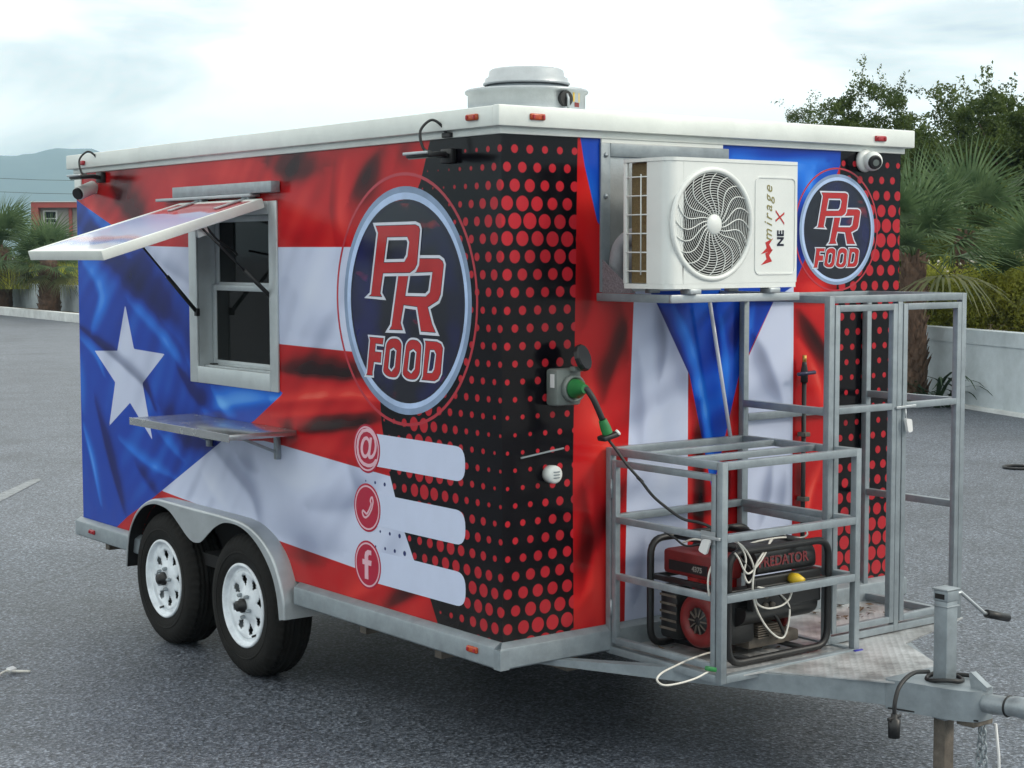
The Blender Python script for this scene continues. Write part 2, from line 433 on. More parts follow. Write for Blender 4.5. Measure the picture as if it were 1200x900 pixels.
def wrap_nodes(n, l, p):
    def A(name):
        a = n.new('ShaderNodeAttribute'); a.attribute_name = name; return a.outputs['Fac']
    def M(op, a, b=None, c=None):
        m = n.new('ShaderNodeMath'); m.operation = op
        for i, v in enumerate((a, b, c)):
            if v is None: continue
            if isinstance(v, (int, float)): m.inputs[i].default_value = v
            else: l.new(v, m.inputs[i])
        return m.outputs[0]
    def step(x, w=.0015):
        m = n.new('ShaderNodeMapRange'); m.inputs[1].default_value = -w; m.inputs[2].default_value = w
        l.new(x, m.inputs[0]); return m.outputs[0]
    def ramp(x, stops):
        r = n.new('ShaderNodeValToRGB'); e = r.color_ramp.elements
        e[0].position, e[0].color = stops[0][0], (*stops[0][1], 1); e[1].position, e[1].color = stops[-1][0], (*stops[-1][1], 1)
        for q, c in stops[1:-1]:
            k = e.new(q); k.color = (*c, 1)
        l.new(x, r.inputs[0]); return r.outputs[0]
    def mix(f, a, b):
        m = n.new('ShaderNodeMix'); m.data_type = 'RGBA'
        l.new(f, m.inputs[0])
        for i, v in ((6, a), (7, b)):
            if isinstance(v, tuple): m.inputs[i].default_value = (*v, 1)
            else: l.new(v, m.inputs[i])
        return m.outputs[2]
    c = n.new('ShaderNodeTexCoord'); s = n.new('ShaderNodeSeparateXYZ'); l.new(c.outputs['Object'], s.inputs[0])
    u = M('SUBTRACT', s.outputs[0], s.outputs[1]); z = s.outputs[2]
    DZ, PU = .0718, .0775
    k = M('MULTIPLY_ADD', z, -1 / DZ, 2.461 / DZ + .5)
    row = M('FLOOR', k); fz = M('MULTIPLY', M('SUBTRACT', M('FRACT', k), .5), DZ)
    odd = M('MULTIPLY', M('FLOORED_MODULO', row, 2.0), .5)
    k2 = M('ADD', M('MULTIPLY_ADD', u, 1 / PU, -.066 / PU + .5), odd)
    fu = M('MULTIPLY', M('SUBTRACT', M('FRACT', k2), .5), PU)
    dist = M('SQRT', M('ADD', M('MULTIPLY', fz, fz), M('MULTIPLY', fu, fu)))
    dot = step(M('SUBTRACT', A('rad'), dist), .0016)
    nz = n.new('ShaderNodeTexNoise'); nz.inputs['Scale'].default_value = 2.2; nz.inputs['Detail'].default_value = 3
    l.new(c.outputs['Object'], nz.inputs['Vector'])
    v = M('ADD', A('fold'), M('MULTIPLY', M('SUBTRACT', nz.outputs[0], .5), .12))
    red = ramp(v, [(0, (.010, .002, .003)), (.22, (.10, .003, .004)), (.5, (.46, .009, .012)), (.75, (.66, .035, .028)), (1, (.86, .20, .14))])
    blue = ramp(v, [(0, (.003, .005, .05)), (.3, (.005, .014, .16)), (.5, (.007, .052, .40)), (.75, (.02, .17, .70)), (1, (.16, .45, .92))])
    whit = ramp(v, [(0, (.16, .18, .26)), (.3, (.33, .37, .52)), (.5, (.56, .61, .78)), (1, (.74, .78, .90))])
    col = mix(step(A('s_white')), red, whit)
    col = mix(step(A('s_blue')), col, blue)
    col = mix(step(A('s_star')), col, whit)
    dark = step(A('s_dark'))
    wd = M('MULTIPLY', M('MULTIPLY', dot, step(A('s_white'))), step(A('s_near')))
    col = mix(wd, col, (.02, .03, .12))
    dotc = mix(dot, (.0035, .003, .005), (.42, .018, .028))
    col = mix(dark, col, dotc)
    # road dust on the lower edge
    dn = n.new('ShaderNodeTexNoise'); dn.inputs['Scale'].default_value = 9; dn.inputs['Detail'].default_value = 7; l.new(c.outputs['Object'], dn.inputs['Vector'])
    low = n.new('ShaderNodeMapRange'); low.inputs[1].default_value = .85; low.inputs[2].default_value = .47; low.inputs[4].default_value = .16; l.new(z, low.inputs[0])
    col = mix(M('MULTIPLY', low.outputs[0], dn.outputs[0]), col, (.16, .14, .12))
    l.new(col, p.inputs['Base Color'])
    # faint vinyl ripples and panel seams
    n2 = n.new('ShaderNodeTexNoise'); n2.inputs['Scale'].default_value = 5; n2.inputs['Detail'].default_value = 3
    l.new(c.outputs['Object'], n2.inputs['Vector'])
    seam = M('FRACT', M('MULTIPLY_ADD', u, 1 / 1.19, .4))
    ln = M('LESS_THAN', M('ABSOLUTE', M('SUBTRACT', seam, .5)), .0022)
    hgt = M('SUBTRACT', M('MULTIPLY', n2.outputs[0], .5), M('MULTIPLY', ln, .35))
    b = n.new('ShaderNodeBump'); b.inputs['Strength'].default_value = .12; b.inputs['Distance'].default_value = .006
    l.new(hgt, b.inputs['Height']); l.new(b.outputs[0], p.inputs['Normal'])
    p.inputs['Specular IOR Level'].default_value = .19
M_wrap = attr_material('printed vinyl wrap', wrap_nodes, .17)

def wall_grid(name, w, h, step_, fn, fields, hole=None, cut=None):
    nu, nv = int(round(w / step_)), int(round(h / step_))
    U, V = np.meshgrid(np.linspace(0, w, nu + 1), np.linspace(ZB, ZB + h, nv + 1))
    P = np.stack([U.ravel(), V.ravel()], 1)
    idx = np.arange((nu + 1) * (nv + 1)).reshape(nv + 1, nu + 1)
    F = np.stack([idx[:-1, :-1], idx[:-1, 1:], idx[1:, 1:], idx[1:, :-1]], -1).reshape(-1, 4)
    if hole:
        c = P[F].mean(1)
        F = F[~((c[:, 0] > hole[0]) & (c[:, 0] < hole[1]) & (c[:, 1] > hole[2]) & (c[:, 1] < hole[3]))]
    if cut is not None: F = F[sdf_poly(P[F].mean(1), cut) < 0]
    vals = fields(P)
    o = np_mesh(name, fn(P), F, M_wrap, T, True)
    if len(o.data.vertices) == len(P):
        for k, v in vals.items():
            a = o.data.attributes.new(k, 'FLOAT', 'POINT'); a.data.foreach_set('value', np.asarray(v, np.float32))
    return o

def fold_field(P, strokes, ax):
    v = np.full(len(P), .5)
    for amp, wd, pts in strokes:
        q = [un(x, y, ax, 0.0) for x, y in pts]
        q = [((p[1] if ax == 0 else p[0]), p[2]) for p in q]
        v += amp * 1.12 * stroke(P, q, wd)
    return np.clip(v + ripples(P, ax), 0, 1)

# side wall, coordinates (y, z)
SIDE_STROKES = [
    (-.40, .10, [(315, 193), (345, 200), (376, 196)]), (.14, .12, [(250, 203), (285, 200)]), (-.42, .07, [(445, 178), (428, 205), (411, 232)]),
    (-.36, .13, [(128, 205), (146, 238), (172, 262)]), (.10, .10, [(200, 210), (215, 235)]), (-.12, .03, [(392, 190), (388, 240), (393, 285)]),
    (.16, .05, [(402, 195), (398, 250), (408, 285)]), (.12, .08, [(340, 262), (375, 255)]), (-.18, .06, [(480, 165), (465, 190)]),
    (-.50, .055, [(329, 433), (380, 436), (425, 440)]), (-.2, .06, [(420, 425), (440, 455)]), (.30, .028, [(318, 470), (360, 466), (412, 463), (450, 470)]),
    (.20, .022, [(318, 488), (372, 484), (440, 480)]), (-.48, .045, [(352, 505), (390, 500), (445, 492)]), (.08, .04, [(345, 522), (410, 532)]),
    (-.3, .05, [(330, 500), (345, 512)]),
    (.26, .045, [(405, 702), (440, 682), (455, 668)]), (-.42, .05, [(452, 712), (480, 694), (500, 690)]), (-.2, .06, [(340, 650), (380, 660)]),
    (.28, .06, [(97, 305), (113, 328), (118, 350), (108, 385)]), (-.34, .13, [(93, 262), (140, 312), (180, 355), (225, 420)]),
    (.30, .055, [(100, 238), (118, 262), (150, 300)]), (.24, .05, [(150, 352), (188, 392), (215, 432)]), (.20, .04, [(188, 372), (212, 400), (222, 428)]),
    (-.36, .03, [(94, 384), (118, 404), (146, 428), (170, 452), (182, 480)]), (.22, .03, [(94, 396), (112, 416), (122, 440)]),
    (.34, .055, [(240, 482), (275, 470), (325, 466)]), (.2, .03, [(248, 455), (262, 480), (275, 488)]), (-.26, .05, [(208, 430), (228, 462), (262, 492)]),
    (.22, .03, [(140, 515), (172, 542), (205, 560)]), (.3, .03, [(98, 500), (108, 540), (118, 590)]), (-.28, .05, [(112, 470), (130, 540), (146, 600)]),
    (-.26, .09, [(190, 480), (222, 515), (255, 520)]), (.18, .03, [(185, 505), (215, 540)]), (-.2, .04, [(160, 545), (185, 580)]), (.15, .04, [(94, 420), (97, 480)]),
    (-.24, .055, [(250, 524), (278, 556), (296, 580), (308, 625)]), (.2, .05, [(240, 560), (262, 590)]), (-.16, .06, [(362, 594), (400, 592), (440, 578)]),
    (.18, .07, [(320, 552), (350, 566), (385, 562)]), (-.16, .09, [(320, 620), (400, 645)]), (-.18, .05, [(280, 535), (300, 552)]), (-.2, .06, [(410, 548), (425, 580)]),
    (.12, .1, [(345, 330), (390, 360)]), (-.08, .06, [(345, 390), (400, 395)]), (-.14, .04, [(182, 302), (222, 330)])]
STAR = [(3.525, 1.761), (3.421, 1.515), (3.034, 1.504), (3.319, 1.329), (3.205, 1.020), (3.485, 1.208), (3.774, 1.054), (3.679, 1.312), (3.956, 1.481), (3.642, 1.495)]
BLUE_S = [(4.3, 2.41), (4.10, 2.34), (3.70, 2.215), (3.308, 2.088), (2.729, 1.80), (2.2, 1.56), (1.755, 1.372), (2.044, 1.218), (2.391, 1.085), (3.204, .701), (3.542, .555), (3.72, .46), (4.3, .40)]
WHITE_S1 = [(3.308, 2.090), (2.72, 2.080), (1.15, 2.074), (.6, 2.07), (.6, 1.60), (1.158, 1.603), (1.788, 1.610), (2.3, 1.62), (2.729, 1.80)]
WHITE_S2 = [(3.25, .68), (2.391, 1.090), (1.95, 1.125), (1.759, 1.119), (1.08, 1.079), (.70, 1.06), (.55, .585), (.945, .603), (1.088, .613), (1.854, .648), (2.6, .72), (3.1, .75)]
DARK_S = [(-.2, 2.7), (.46, 2.7), (.489, 2.532), (.567, 2.351), (.64, 2.25), (.80, 2.0), (.88, 1.7), (.90, 1.45), (.886, 1.299), (.834, 1.099), (.781, .98), (.708, .831), (.637, .72), (.508, .558), (.43, .42), (-.2, .4)]
_CTL = [(.05, 2.46, .015), (.3, 2.46, .013), (.05, 2.39, .021), (.3, 2.39, .018), (.06, 2.32, .026), (.3, 2.32, .021), (.05, 2.25, .031), (.3, 2.25, .024), (.1, 2.17, .037), (.3, 2.17, .030),
        (.1, 2.10, .029), (.33, 2.10, .034), (.1, 2.03, .025), (.33, 2.03, .029), (.2, 1.93, .021), (.2, 1.80, .018), (.2, 1.62, .016), (.3, 1.55, .020), (.1, 1.45, .011), (.33, 1.45, .014),
        (.1, 1.3, .0085), (.33, 1.3, .012), (.1, 1.15, .0095), (.33, 1.15, .014), (.1, 1.0, .012), (.33, 1.0, .019), (.1, .88, .016), (.33, .88, .022), (.2, .75, .023), (.2, .64, .027), (.2, .53, .032), (.2, .44, .032),
        (-.05, 2.46, .011), (-.25, 2.46, .006), (-.45, 2.46, .001), (-.05, 2.36, .015), (-.25, 2.36, .010), (-.45, 2.36, .004), (-.05, 2.2, .027), (-.2, 2.2, .018), (-.4, 2.22, .006), (-.05, 2.0, .022), (-.2, 2.0, .016), (-.3, 1.9, .012),
        (-.05, 1.75, .016), (-.15, 1.75, .014), (-.05, 1.5, .012), (-.2, 1.5, .016), (-.35, 1.45, .014), (0, 1.3, .007), (-.2, 1.3, .012), (-.4, 1.3, .020), (-.6, 1.3, .032), (-.78, 1.3, .012), (-.9, 1.3, .003),
        (0, 1.1, .007), (-.2, 1.1, .014), (-.4, 1.1, .023), (-.58, 1.08, .033), (-.72, 1.08, .018), (-.84, 1.1, .009), (-.95, 1.1, .007), (-1.1, 1.1, .001), (0, .85, .012), (-.2, .85, .02), (-.4, .83, .028), (-.55, .82, .020), (-.68, .83, .012), (-.82, .83, .008), (-.98, .83, .005), (-1.1, .83, .001),
        (0, .62, .021), (-.15, .62, .029), (-.3, .6, .024), (-.45, .58, .010), (0, .5, .022), (-.1, .5, .026), (-.3, .5, .012), (-.45, .5, .003),
        (2.2, 2.46, .012), (2.2, 2.36, .019), (2.2, 2.26, .027), (2.2, 2.17, .036), (2.2, 2.09, .034), (2.2, 2.0, .027), (2.2, 1.9, .022), (2.2, 1.75, .018), (2.2, 1.6, .015), (2.2, 1.45, .0125), (2.2, 1.3, .012), (2.2, 1.15, .017), (2.2, 1.0, .021), (2.2, .85, .027), (2.2, .7, .033), (2.2, .5, .034)]
def side_fields(P):
    return dict(fold=fold_field(P, SIDE_STROKES, 0), s_blue=sdf_poly(P, BLUE_S), s_star=sdf_poly(P, STAR),
                s_white=np.maximum(sdf_poly(P, WHITE_S1), sdf_poly(P, WHITE_S2)), s_dark=sdf_poly(P, DARK_S),
                s_near=1.05 - P[:, 0], rad=rad_field(P * [-1, 1], _CTL, .06))
FX = -.085
def fpt(L): return [(p[1], p[2]) for p in (un(x, y, 0, FX) for x, y in L)]
outer = smooth_path([(a, b, 0) for a, b in fpt([(333, 727), (331.5, 700), (323, 665), (314, 644), (302, 627), (285, 613), (260, 604.5), (220, 594), (195, 587), (180, 584.5), (168, 590), (158, 602), (151, 622), (148, 645), (147.5, 664)])], 4)
outer = [(v.x, v.y) for v in outer]
WELL = offset(outer + [((outer[0][0] + outer[-1][0]) / 2, .0)], .004)
side_wall = wall_grid('side_wall', TL, ZT - ZB, .0105, lambda P: np.stack([np.zeros(len(P)), P[:, 0], P[:, 1]], 1), side_fields, (1.83, 2.655, 1.44, 2.265), WELL)
# front wall, coordinates (x, z)
FRONT_STROKES = [
    (-.32, .05, [(733, 385), (716, 430), (706, 470)]), (.26, .06, [(690, 425), (696, 480), (712, 520), (715, 580)]), (-.28, .045, [(684, 575), (690, 640), (682, 690)]),
    (-.22, .05, [(735, 560), (716, 600), (700, 640)]), (.1, .06, [(690, 200), (696, 260)]), (-.22, .05, [(682, 290), (690, 340), (684, 380)]), (.16, .04, [(700, 650), (704, 730)]), (-.2, .05, [(725, 350), (735, 420)]),
    (-.3, .035, [(772, 360), (778, 400), (774, 440)]), (.12, .06, [(770, 480), (780, 580)]), (-.2, .05, [(748, 420), (752, 520)]), (-.3, .05, [(755, 640), (745, 700)]),
    (.26, .03, [(790, 360), (812, 410), (830, 500), (835, 560)]), (.2, .03, [(846, 375), (852, 430), (850, 470)]), (-.24, .05, [(775, 365), (798, 420), (815, 480)]), (-.2, .03, [(838, 360), (843, 430)]),
    (.22, .04, [(884, 360), (872, 410)]), (-.22, .03, [(866, 365), (862, 410)]),
    (-.36, .05, [(884, 395), (897, 425), (915, 470)]), (-.28, .035, [(904, 545), (900, 580), (893, 610)]), (.14, .04, [(875, 470), (880, 540)]), (-.2, .04, [(920, 560), (915, 600)]),
    (-.45, .05, [(936, 365), (955, 395), (978, 430)]), (.32, .03, [(936, 398), (955, 432), (968, 480)]), (.3, .028, [(962, 545), (950, 580), (945, 620)]), (-.25, .03, [(936, 520), (938, 620)]),
    (-.42, .035, [(820, 470), (822, 560), (820, 680)]), (.34, .016, [(842, 560), (837, 600), (834, 660)]), (-.3, .03, [(853, 520), (852, 620)]), (.2, .02, [(808, 470), (810, 640)]),
    (.3, .06, [(860, 185), (910, 195), (965, 190)]), (.2, .04, [(955, 200), (945, 230)]), (-.22, .06, [(945, 240), (938, 300)]), (.2, .06, [(945, 335), (975, 345)]), (-.2, .05, [(990, 345), (960, 345)])]
BLUE_F = [(.397, 2.56), (.43, 2.40), (.498, 2.174), (.66, 2.02), (.819, 1.85), (1.027, 1.511), (1.171, .985), (1.33, 1.497), (1.434, 1.66), (1.554, 1.837), (1.676, 1.893), (1.80, 2.1), (1.985, 2.46), (1.985, 2.56)]
WHITE_F1 = [(.703, 1.88), (.667, 1.09), (.655, .46), (1.022, .46), (1.018, 1.549), (.9, 1.75), (.80, 1.90)]
WHITE_F2 = [(1.352, .46), (1.332, 1.0), (1.332, 1.49), (1.554, 1.837), (1.676, 1.95), (1.679, 1.6), (1.683, .46)]
def front_fields(P):
    dk = np.maximum(sdf_poly(P, [(-.2, 2.7), (.392, 2.7), (.392, 2.5), (.368, 1.1), (.374, .4), (-.2, .4)]),
                    sdf_poly(P, [(1.988, 2.7), (2.6, 2.7), (2.6, .4), (1.955, .4), (1.965, 1.83)]))
    return dict(fold=fold_field(P, FRONT_STROKES, 1), s_blue=sdf_poly(P, BLUE_F), s_star=np.full(len(P), -1.0),
                s_white=np.maximum(sdf_poly(P, WHITE_F1), sdf_poly(P, WHITE_F2)), s_dark=dk,
                s_near=np.full(len(P), -1.0), rad=rad_field(P, _CTL, .06))
front_wall = wall_grid('front_wall', TW, ZT - ZB, .0105, lambda P: np.stack([P[:, 0], np.zeros(len(P)), P[:, 1]], 1), front_fields)

g = MB(); g.box((.01, TL - .02, ZB), (TW, TL, ZT)); g.build('rear_wall', M_white, T)
g = MB(); g.box((TW - .02, .01, ZB), (TW, TL - .021, ZT)); g.build('off_side_wall', M_white, T)
g = MB(); g.box((-.04, -.04, 2.575), (TW + .04, TL + .04, 2.619)); g.build('roof', M_trim, T)
g = MB(); g.box((.03, .03, .40), (TW - .03, TL - .03, .465)); g.build('floor', M_dark, T)

# roof fascia: tall upper band standing proud of a low strip
def fascia(name, a, b, bev=.006):
    g = MB(); g.box(a, b, bev); return g.build(name, M_trim, T, 40)
fascia('roof_fascia', (-.045, -.003, 2.545), (-.002, 3.22, 2.626)); fascia('roof_fascia', (-.043, 3.222, 2.543), (-.002, TL + .045, 2.624))
fascia('roof_fascia', (-.048, -.048, 2.545), (TW + .046, -.004, 2.628))
fascia('roof_fascia', (TW + .003, -.003, 2.545), (TW + .046, TL + .045, 2.626)); fascia('roof_fascia', (.0, TL + .003, 2.545), (TW, TL + .045, 2.626))
fascia('wall_strip', (-.014, -.004, 2.517), (.004, TL + .01, 2.547), .003); fascia('wall_strip', (-.016, -.016, 2.517), (TW + .012, .004, 2.547), .003)
fascia('corner_trim', (-.009, TL - .085, 2.37), (.002, TL + .008, 2.519), .002)
# lower rail with sloped ledge
def rail(pts, close, name='bottom_rail'):
    """pts: path of the wall line; profile stands outwards"""
    prof = [(0.004, .474), (.012, .474), (.040, .456), (.043, .448), (.043, .376), (.036, .369), (-.05, .369), (-.05, .43)]
    return prof
def side_rail(y0, y1):
    g = MB(); pr = rail(None, None)
    A = [g.bm.verts.new((-a, y0, z)) for a, z in pr]; B = [g.bm.verts.new((-a, y1, z)) for a, z in pr]
    for k in range(len(pr) - 1): g.bm.faces.new((A[k], A[k + 1], B[k + 1], B[k]))
    g.bm.faces.new(A); g.bm.faces.new(B[::-1])
    return g.build('bottom_rail', M_galv2, T, 35)
side_rail(0.0, 1.60); side_rail(3.30, TL + .02)
g = MB(); pr = rail(None, None)
A = [g.bm.verts.new((-a, -a, z)) for a, z in pr]; B = [g.bm.verts.new((TW + a, -a, z)) for a, z in pr]
for k in range(len(pr) - 1): g.bm.faces.new((A[k], A[k + 1], B[k + 1], B[k]))
g.bm.faces.new(A); g.bm.faces.new(B[::-1]); g.build('bottom_rail', M_galv2, T, 35)
g = MB(); g.box((TW, 0, .37), (TW + .043, TL, .473)); g.build('bottom_rail', M_galv2, T)
# mitred corner cap closing side and front rail
g = MB(); g.prism([[(-.0435, -.0435), (.002, -.0435), (.002, .002), (-.0435, .002)]], lambda u, v, d: (u, v, .3685 + d), .08); g.build('rail_corner', M_galv2, T)

# chassis below
for x in (.45, 1.95):
    g = MB(); g.box((x - .03, .1, .27), (x + .03, TL - .1, .37)); g.build('chassis_beam', M_dirt, T)
for y in (.5, 1.1, 3.3, 3.9):
    g = MB(); g.box((.03, y - .025, .31), (TW - .03, y + .025, .368)); g.build('cross_member', M_dirt, T)
for y in (2.098, 2.994):
    g = MB(); g.tube([(.1, y, GZ + .36), (TW - .1, y, GZ + .36)], .04, 10); g.build('axle', M_dark, T)

# ---- marker lights
def marker(c, ax, m, w=.055):
    c = Vector(c)
    g = MB(); s = [.012, .012, .012]; s[2] = .026; s[1 - ax] = w; s[ax] = .016
    g.box(c - Vector(s) / 2, c + Vector(s) / 2, .006, 3)
    r = g.build('marker_light', m, T, 50)
    for k in (-1, 1):
        q = c.copy(); q[ax] -= .008; q[1 - ax] += k * w * .33
        MB().box(q - Vector((.005, .005, .008)), q + Vector((.005, .005, .008)), .002).build('reflector', M_redlens, r)
for px, py, ax, m in ((553, 137.5, 0, M_amber), (630, 137, 1, M_amber), (1032, 162.5, 1, M_redlens), (96, 191, 0, M_redlens)):
    v = -.052; p = un(px, py, ax, v); marker(p, ax, m, .075 if px != 96 else .06)
for px, py, m in ((553.5, 761, M_amber), (108, 623.5, M_redlens)):
    marker(un(px, py, 0, -.047), 0, m, .07)

# ---- prints on the wrap: round emblem, contact bars
def zA(x, y): return (390 + x / 5.6222, 190 + y / 5.6222)
def zB(x, y): return (390 + x / 5.6222, 340 + y / 5.6222)
def wall_uv(q):                                      # photo pixel on the side wall -> (u, z), u = -y
    p = un(q[0], q[1], 0, 0.0); return (-p[1], p[2])
EC, ER = (-.693, 1.8405), .492
def norm(pts, f): return [((u - EC[0]) / ER, (v - EC[1]) / ER) for u, v in (wall_uv(f(*p)) for p in pts)]
LET = [
    ('letter_r', norm([(520, 613), (705, 613), (735, 635), (747, 672), (725, 880), (705, 930), (645, 968), (668, 1058), (705, 1146), (575, 1136), (550, 973), (478, 963), (462, 1058), (482, 1128), (347, 1123), (380, 1068), (430, 700)], zA),
     norm([(512, 750), (645, 745), (632, 845), (612, 865), (495, 862)], zA)),
    ('letter_p', norm([(268, 400), (550, 390), (580, 405), (592, 440), (572, 680), (552, 722), (515, 750), (345, 752), (330, 860), (357, 910), (212, 895), (248, 858), (292, 470)], zA),
     norm([(372, 515), (490, 513), (497, 530), (487, 610), (472, 637), (356, 640)], zA)),
    ('letter_f', norm([(232, 293), (347, 303), (338, 372), (292, 366), (290, 392), (332, 396), (325, 492), (280, 487), (272, 540), (273, 577), (208, 571), (222, 540), (241, 330)], zB), None),
    ('letter_o', norm(rounded([(350, 340), (378, 306), (434, 304), (465, 345), (452, 545), (425, 591), (362, 584), (325, 545)], 25, 3), zB), norm([(386, 403), (402, 393), (415, 405), (405, 500), (388, 522), (376, 508)], zB)),
    ('letter_o', norm(rounded([(480, 348), (508, 312), (562, 314), (595, 355), (583, 558), (552, 606), (488, 599), (453, 560)], 25, 3), zB), norm([(515, 413), (533, 402), (546, 415), (536, 513), (518, 535), (503, 522)], zB)),
    ('letter_d', norm([(598, 318), (690, 325), (722, 343), (737, 380), (722, 555), (702, 597), (675, 613), (572, 604), (588, 565), (606, 355)], zB), norm([(650, 408), (668, 408), (676, 425), (664, 515), (654, 532), (634, 532)], zB)),
]
def P_print(name, c, rough=.34, var=.06, scale=6):
    return mat(name, c, .18, 0, var, scale, rvar=.03, spec=.42)
M_pred = P_print('print red', (.42, .014, .016), var=.15, scale=3); M_pwhite = P_print('print white', (.62, .64, .72)); M_pnavy = P_print('print navy', (.008, .008, .025))
M_pring = P_print('print ring red', (.42, .03, .045)); M_psilver = P_print('print steel blue', (.22, .30, .45), var=.3, scale=2.5); M_psilver2 = P_print('print light blue', (.42, .54, .78), var=.2, scale=3)
M_pbar = P_print('print pale bar', (.56, .62, .80), var=.03); M_pmag = P_print('print crimson', (.40, .012, .04)); M_ppink = P_print('print pink line', (.70, .42, .50))
def disc_nodes(n, l, p):
    c = n.new('ShaderNodeTexCoord')
    def rmp(t, stops):
        r = n.new('ShaderNodeValToRGB'); r.color_ramp.elements[0].position = stops[0][0]; r.color_ramp.elements[0].color = (*stops[0][1], 1)
        r.color_ramp.elements[1].position = stops[1][0]; r.color_ramp.elements[1].color = (*stops[1][1], 1)
        l.new(t, r.inputs[0]); return r.outputs[0]
    t = n.new('ShaderNodeTexNoise'); t.inputs['Scale'].default_value = 3.4; t.inputs['Detail'].default_value = 2
    l.new(c.outputs['Object'], t.inputs['Vector'])
    t2 = n.new('ShaderNodeTexNoise'); t2.inputs['Scale'].default_value = 4.2; t2.inputs['Detail'].default_value = 2
    mp = n.new('ShaderNodeMapping'); mp.inputs['Location'].default_value = (3.1, 1.7, .9); mp.inputs['Rotation'].default_value = (.6, .6, 0); mp.inputs['Scale'].default_value = (1, 1, 2.2)
    l.new(c.outputs['Object'], mp.inputs[0]); l.new(mp.outputs[0], t2.inputs['Vector'])
    a = rmp(t.outputs[0], ((.45, (.002, .003, .012)), (.75, (.004, .006, .09))))
    b = rmp(t2.outputs[0], ((.62, (0, 0, 0)), (.82, (.36, .015, .008))))
    m = n.new('ShaderNodeMix'); m.data_type = 'RGBA'; m.blend_type = 'ADD'; m.inputs[0].default_value = 1
    l.new(a, m.inputs[6]); l.new(b, m.inputs[7]); l.new(m.outputs[2], p.inputs['Base Color'])
M_disc = attr_material('print emblem ground', disc_nodes, .18)

def emblem(wall, c, r, fn, ring_c, ring_r):
    """fn(u, z, d): wall point, d outwards"""
    def layer(name, loops, mtl, d0):
        g = MB(); g.prism(loops, lambda u, v, d: fn(u, v, d0 - .0008 + d), .0008); return g.build(name, mtl, wall)
    layer('emblem_outline', [circle(ring_c, ring_r, 72), circle(ring_c, ring_r - .0115 * r / .492 - .002, 72)], M_pring, .0008)
    layer('emblem_disc', [circle(c, r * .90, 72)], M_disc, .0010)
    layer('emblem_ring', [circle(c, r, 72), circle(c, r * .945, 72)], M_psilver, .0014)
    layer('emblem_ring', [circle(c, r * .946, 72), circle((c[0] + .006 * r, c[1] - .006 * r), r * .893, 72)], M_psilver2, .0016)
    layer('emblem_ring', [circle((c[0] + .02 * r, c[1] - .004 * r), r * .885, 72), circle((c[0] - .012 * r, c[1] - .02 * r), r * .872, 72)], M_pnavy, .0017)
    for i, (name, outl, hole) in enumerate(LET):
        d = .0020 + .0018 * (i == 1)
        f = lambda q: [(c[0] + a * r, c[1] + b * r) for a, b in q]
        o_ = f(outl); h_ = [f(hole)] if hole else []
        k = r / .492
        big = i < 2
        t1, t2 = (.0125 * k, .0155 * k) if big else (.0085 * k, .011 * k)
        base = layer(name, [o_] + h_, M_pwhite, d)
        base_w = fn
        g = MB(); g.prism([offset(o_, t1)] + [offset(q, -t1) for q in h_], lambda u, v, e: fn(u, v, d + e), .0005); g.build('letter_edge', M_pnavy, wall)
        g = MB(); g.prism([offset(o_, t2)] + [offset(q, -t2) for q in h_], lambda u, v, e: fn(u, v, d + .0004 + e), .0006); g.build('letter_face', M_pred, wall)
side_fn = lambda u, v, d: (-d, -u, v)
front_fn = lambda u, v, d: (u, -d, v)
emblem(side_wall, EC, ER, side_fn, (-.705, 1.845), .547)
emblem(front_wall, (1.967, 2.152), .2575, front_fn, (1.963, 2.152), .288)

def bar_shape(zc, h=.073):
    x0, x1 = -1.0, -.253
    return rounded([(x0, zc - h), (x1, zc - h), (x1, zc + h), (x0, zc + h)], .07, 6)
def deco(name, loops, mtl, d0, t=.0008, wall=None):
    g = MB(); g.prism(loops, lambda u, v, d: side_fn(u, v, d0 + d), t); return g.build(name, mtl, wall or side_wall)
PHONE = rounded([(.35, .62), (.55, .68), (.66, .40), (.50, -.05), (.20, -.42), (-.15, -.62), (-.42, -.55), (-.55, -.28), (-.42, -.12), (-.20, -.22), (-.05, -.30), (.18, -.05), (.36, .25), (.25, .38)], .12, 3)
FB = [(.06, -.78), (.06, -.02), (.32, -.02), (.36, .26), (.06, .26), (.06, .44), (.12, .55), (.34, .56), (.34, .80), (.02, .80), (-.20, .66), (-.26, .46), (-.26, .26), (-.46, .26), (-.46, -.02), (-.26, -.02), (-.26, -.78)]
def text_mesh(s, size, shear=0.0, bold=0.0, spacing=1.0):
    cu = bpy.data.curves.new('lettering', 'FONT'); cu.body = s; cu.size = size; cu.shear = shear; cu.offset = bold; cu.space_character = spacing
    cu.align_x = 'CENTER'; cu.align_y = 'CENTER'; cu.extrude = .0004; cu.resolution_u = 4
    ob = bpy.data.objects.new('lettering', cu); COL.objects.link(ob)
    dg = bpy.context.evaluated_depsgraph_get()
    me = bpy.data.meshes.new_from_object(ob.evaluated_get(dg))
    bpy.data.objects.remove(ob); bpy.data.curves.remove(cu)
    return me
def text(name, s, size, M, mtl, parent, **k):
    me = text_mesh(s, size, **k); me.transform(M); me.materials.clear()
    return new_obj(name, me, mtl, parent)
def basis(o, x, y):
    x, y = Vector(x).normalized(), Vector(y).normalized(); z = x.cross(y)
    m = Matrix((x, y, z)).transposed().to_4x4(); m.translation = Vector(o); return m
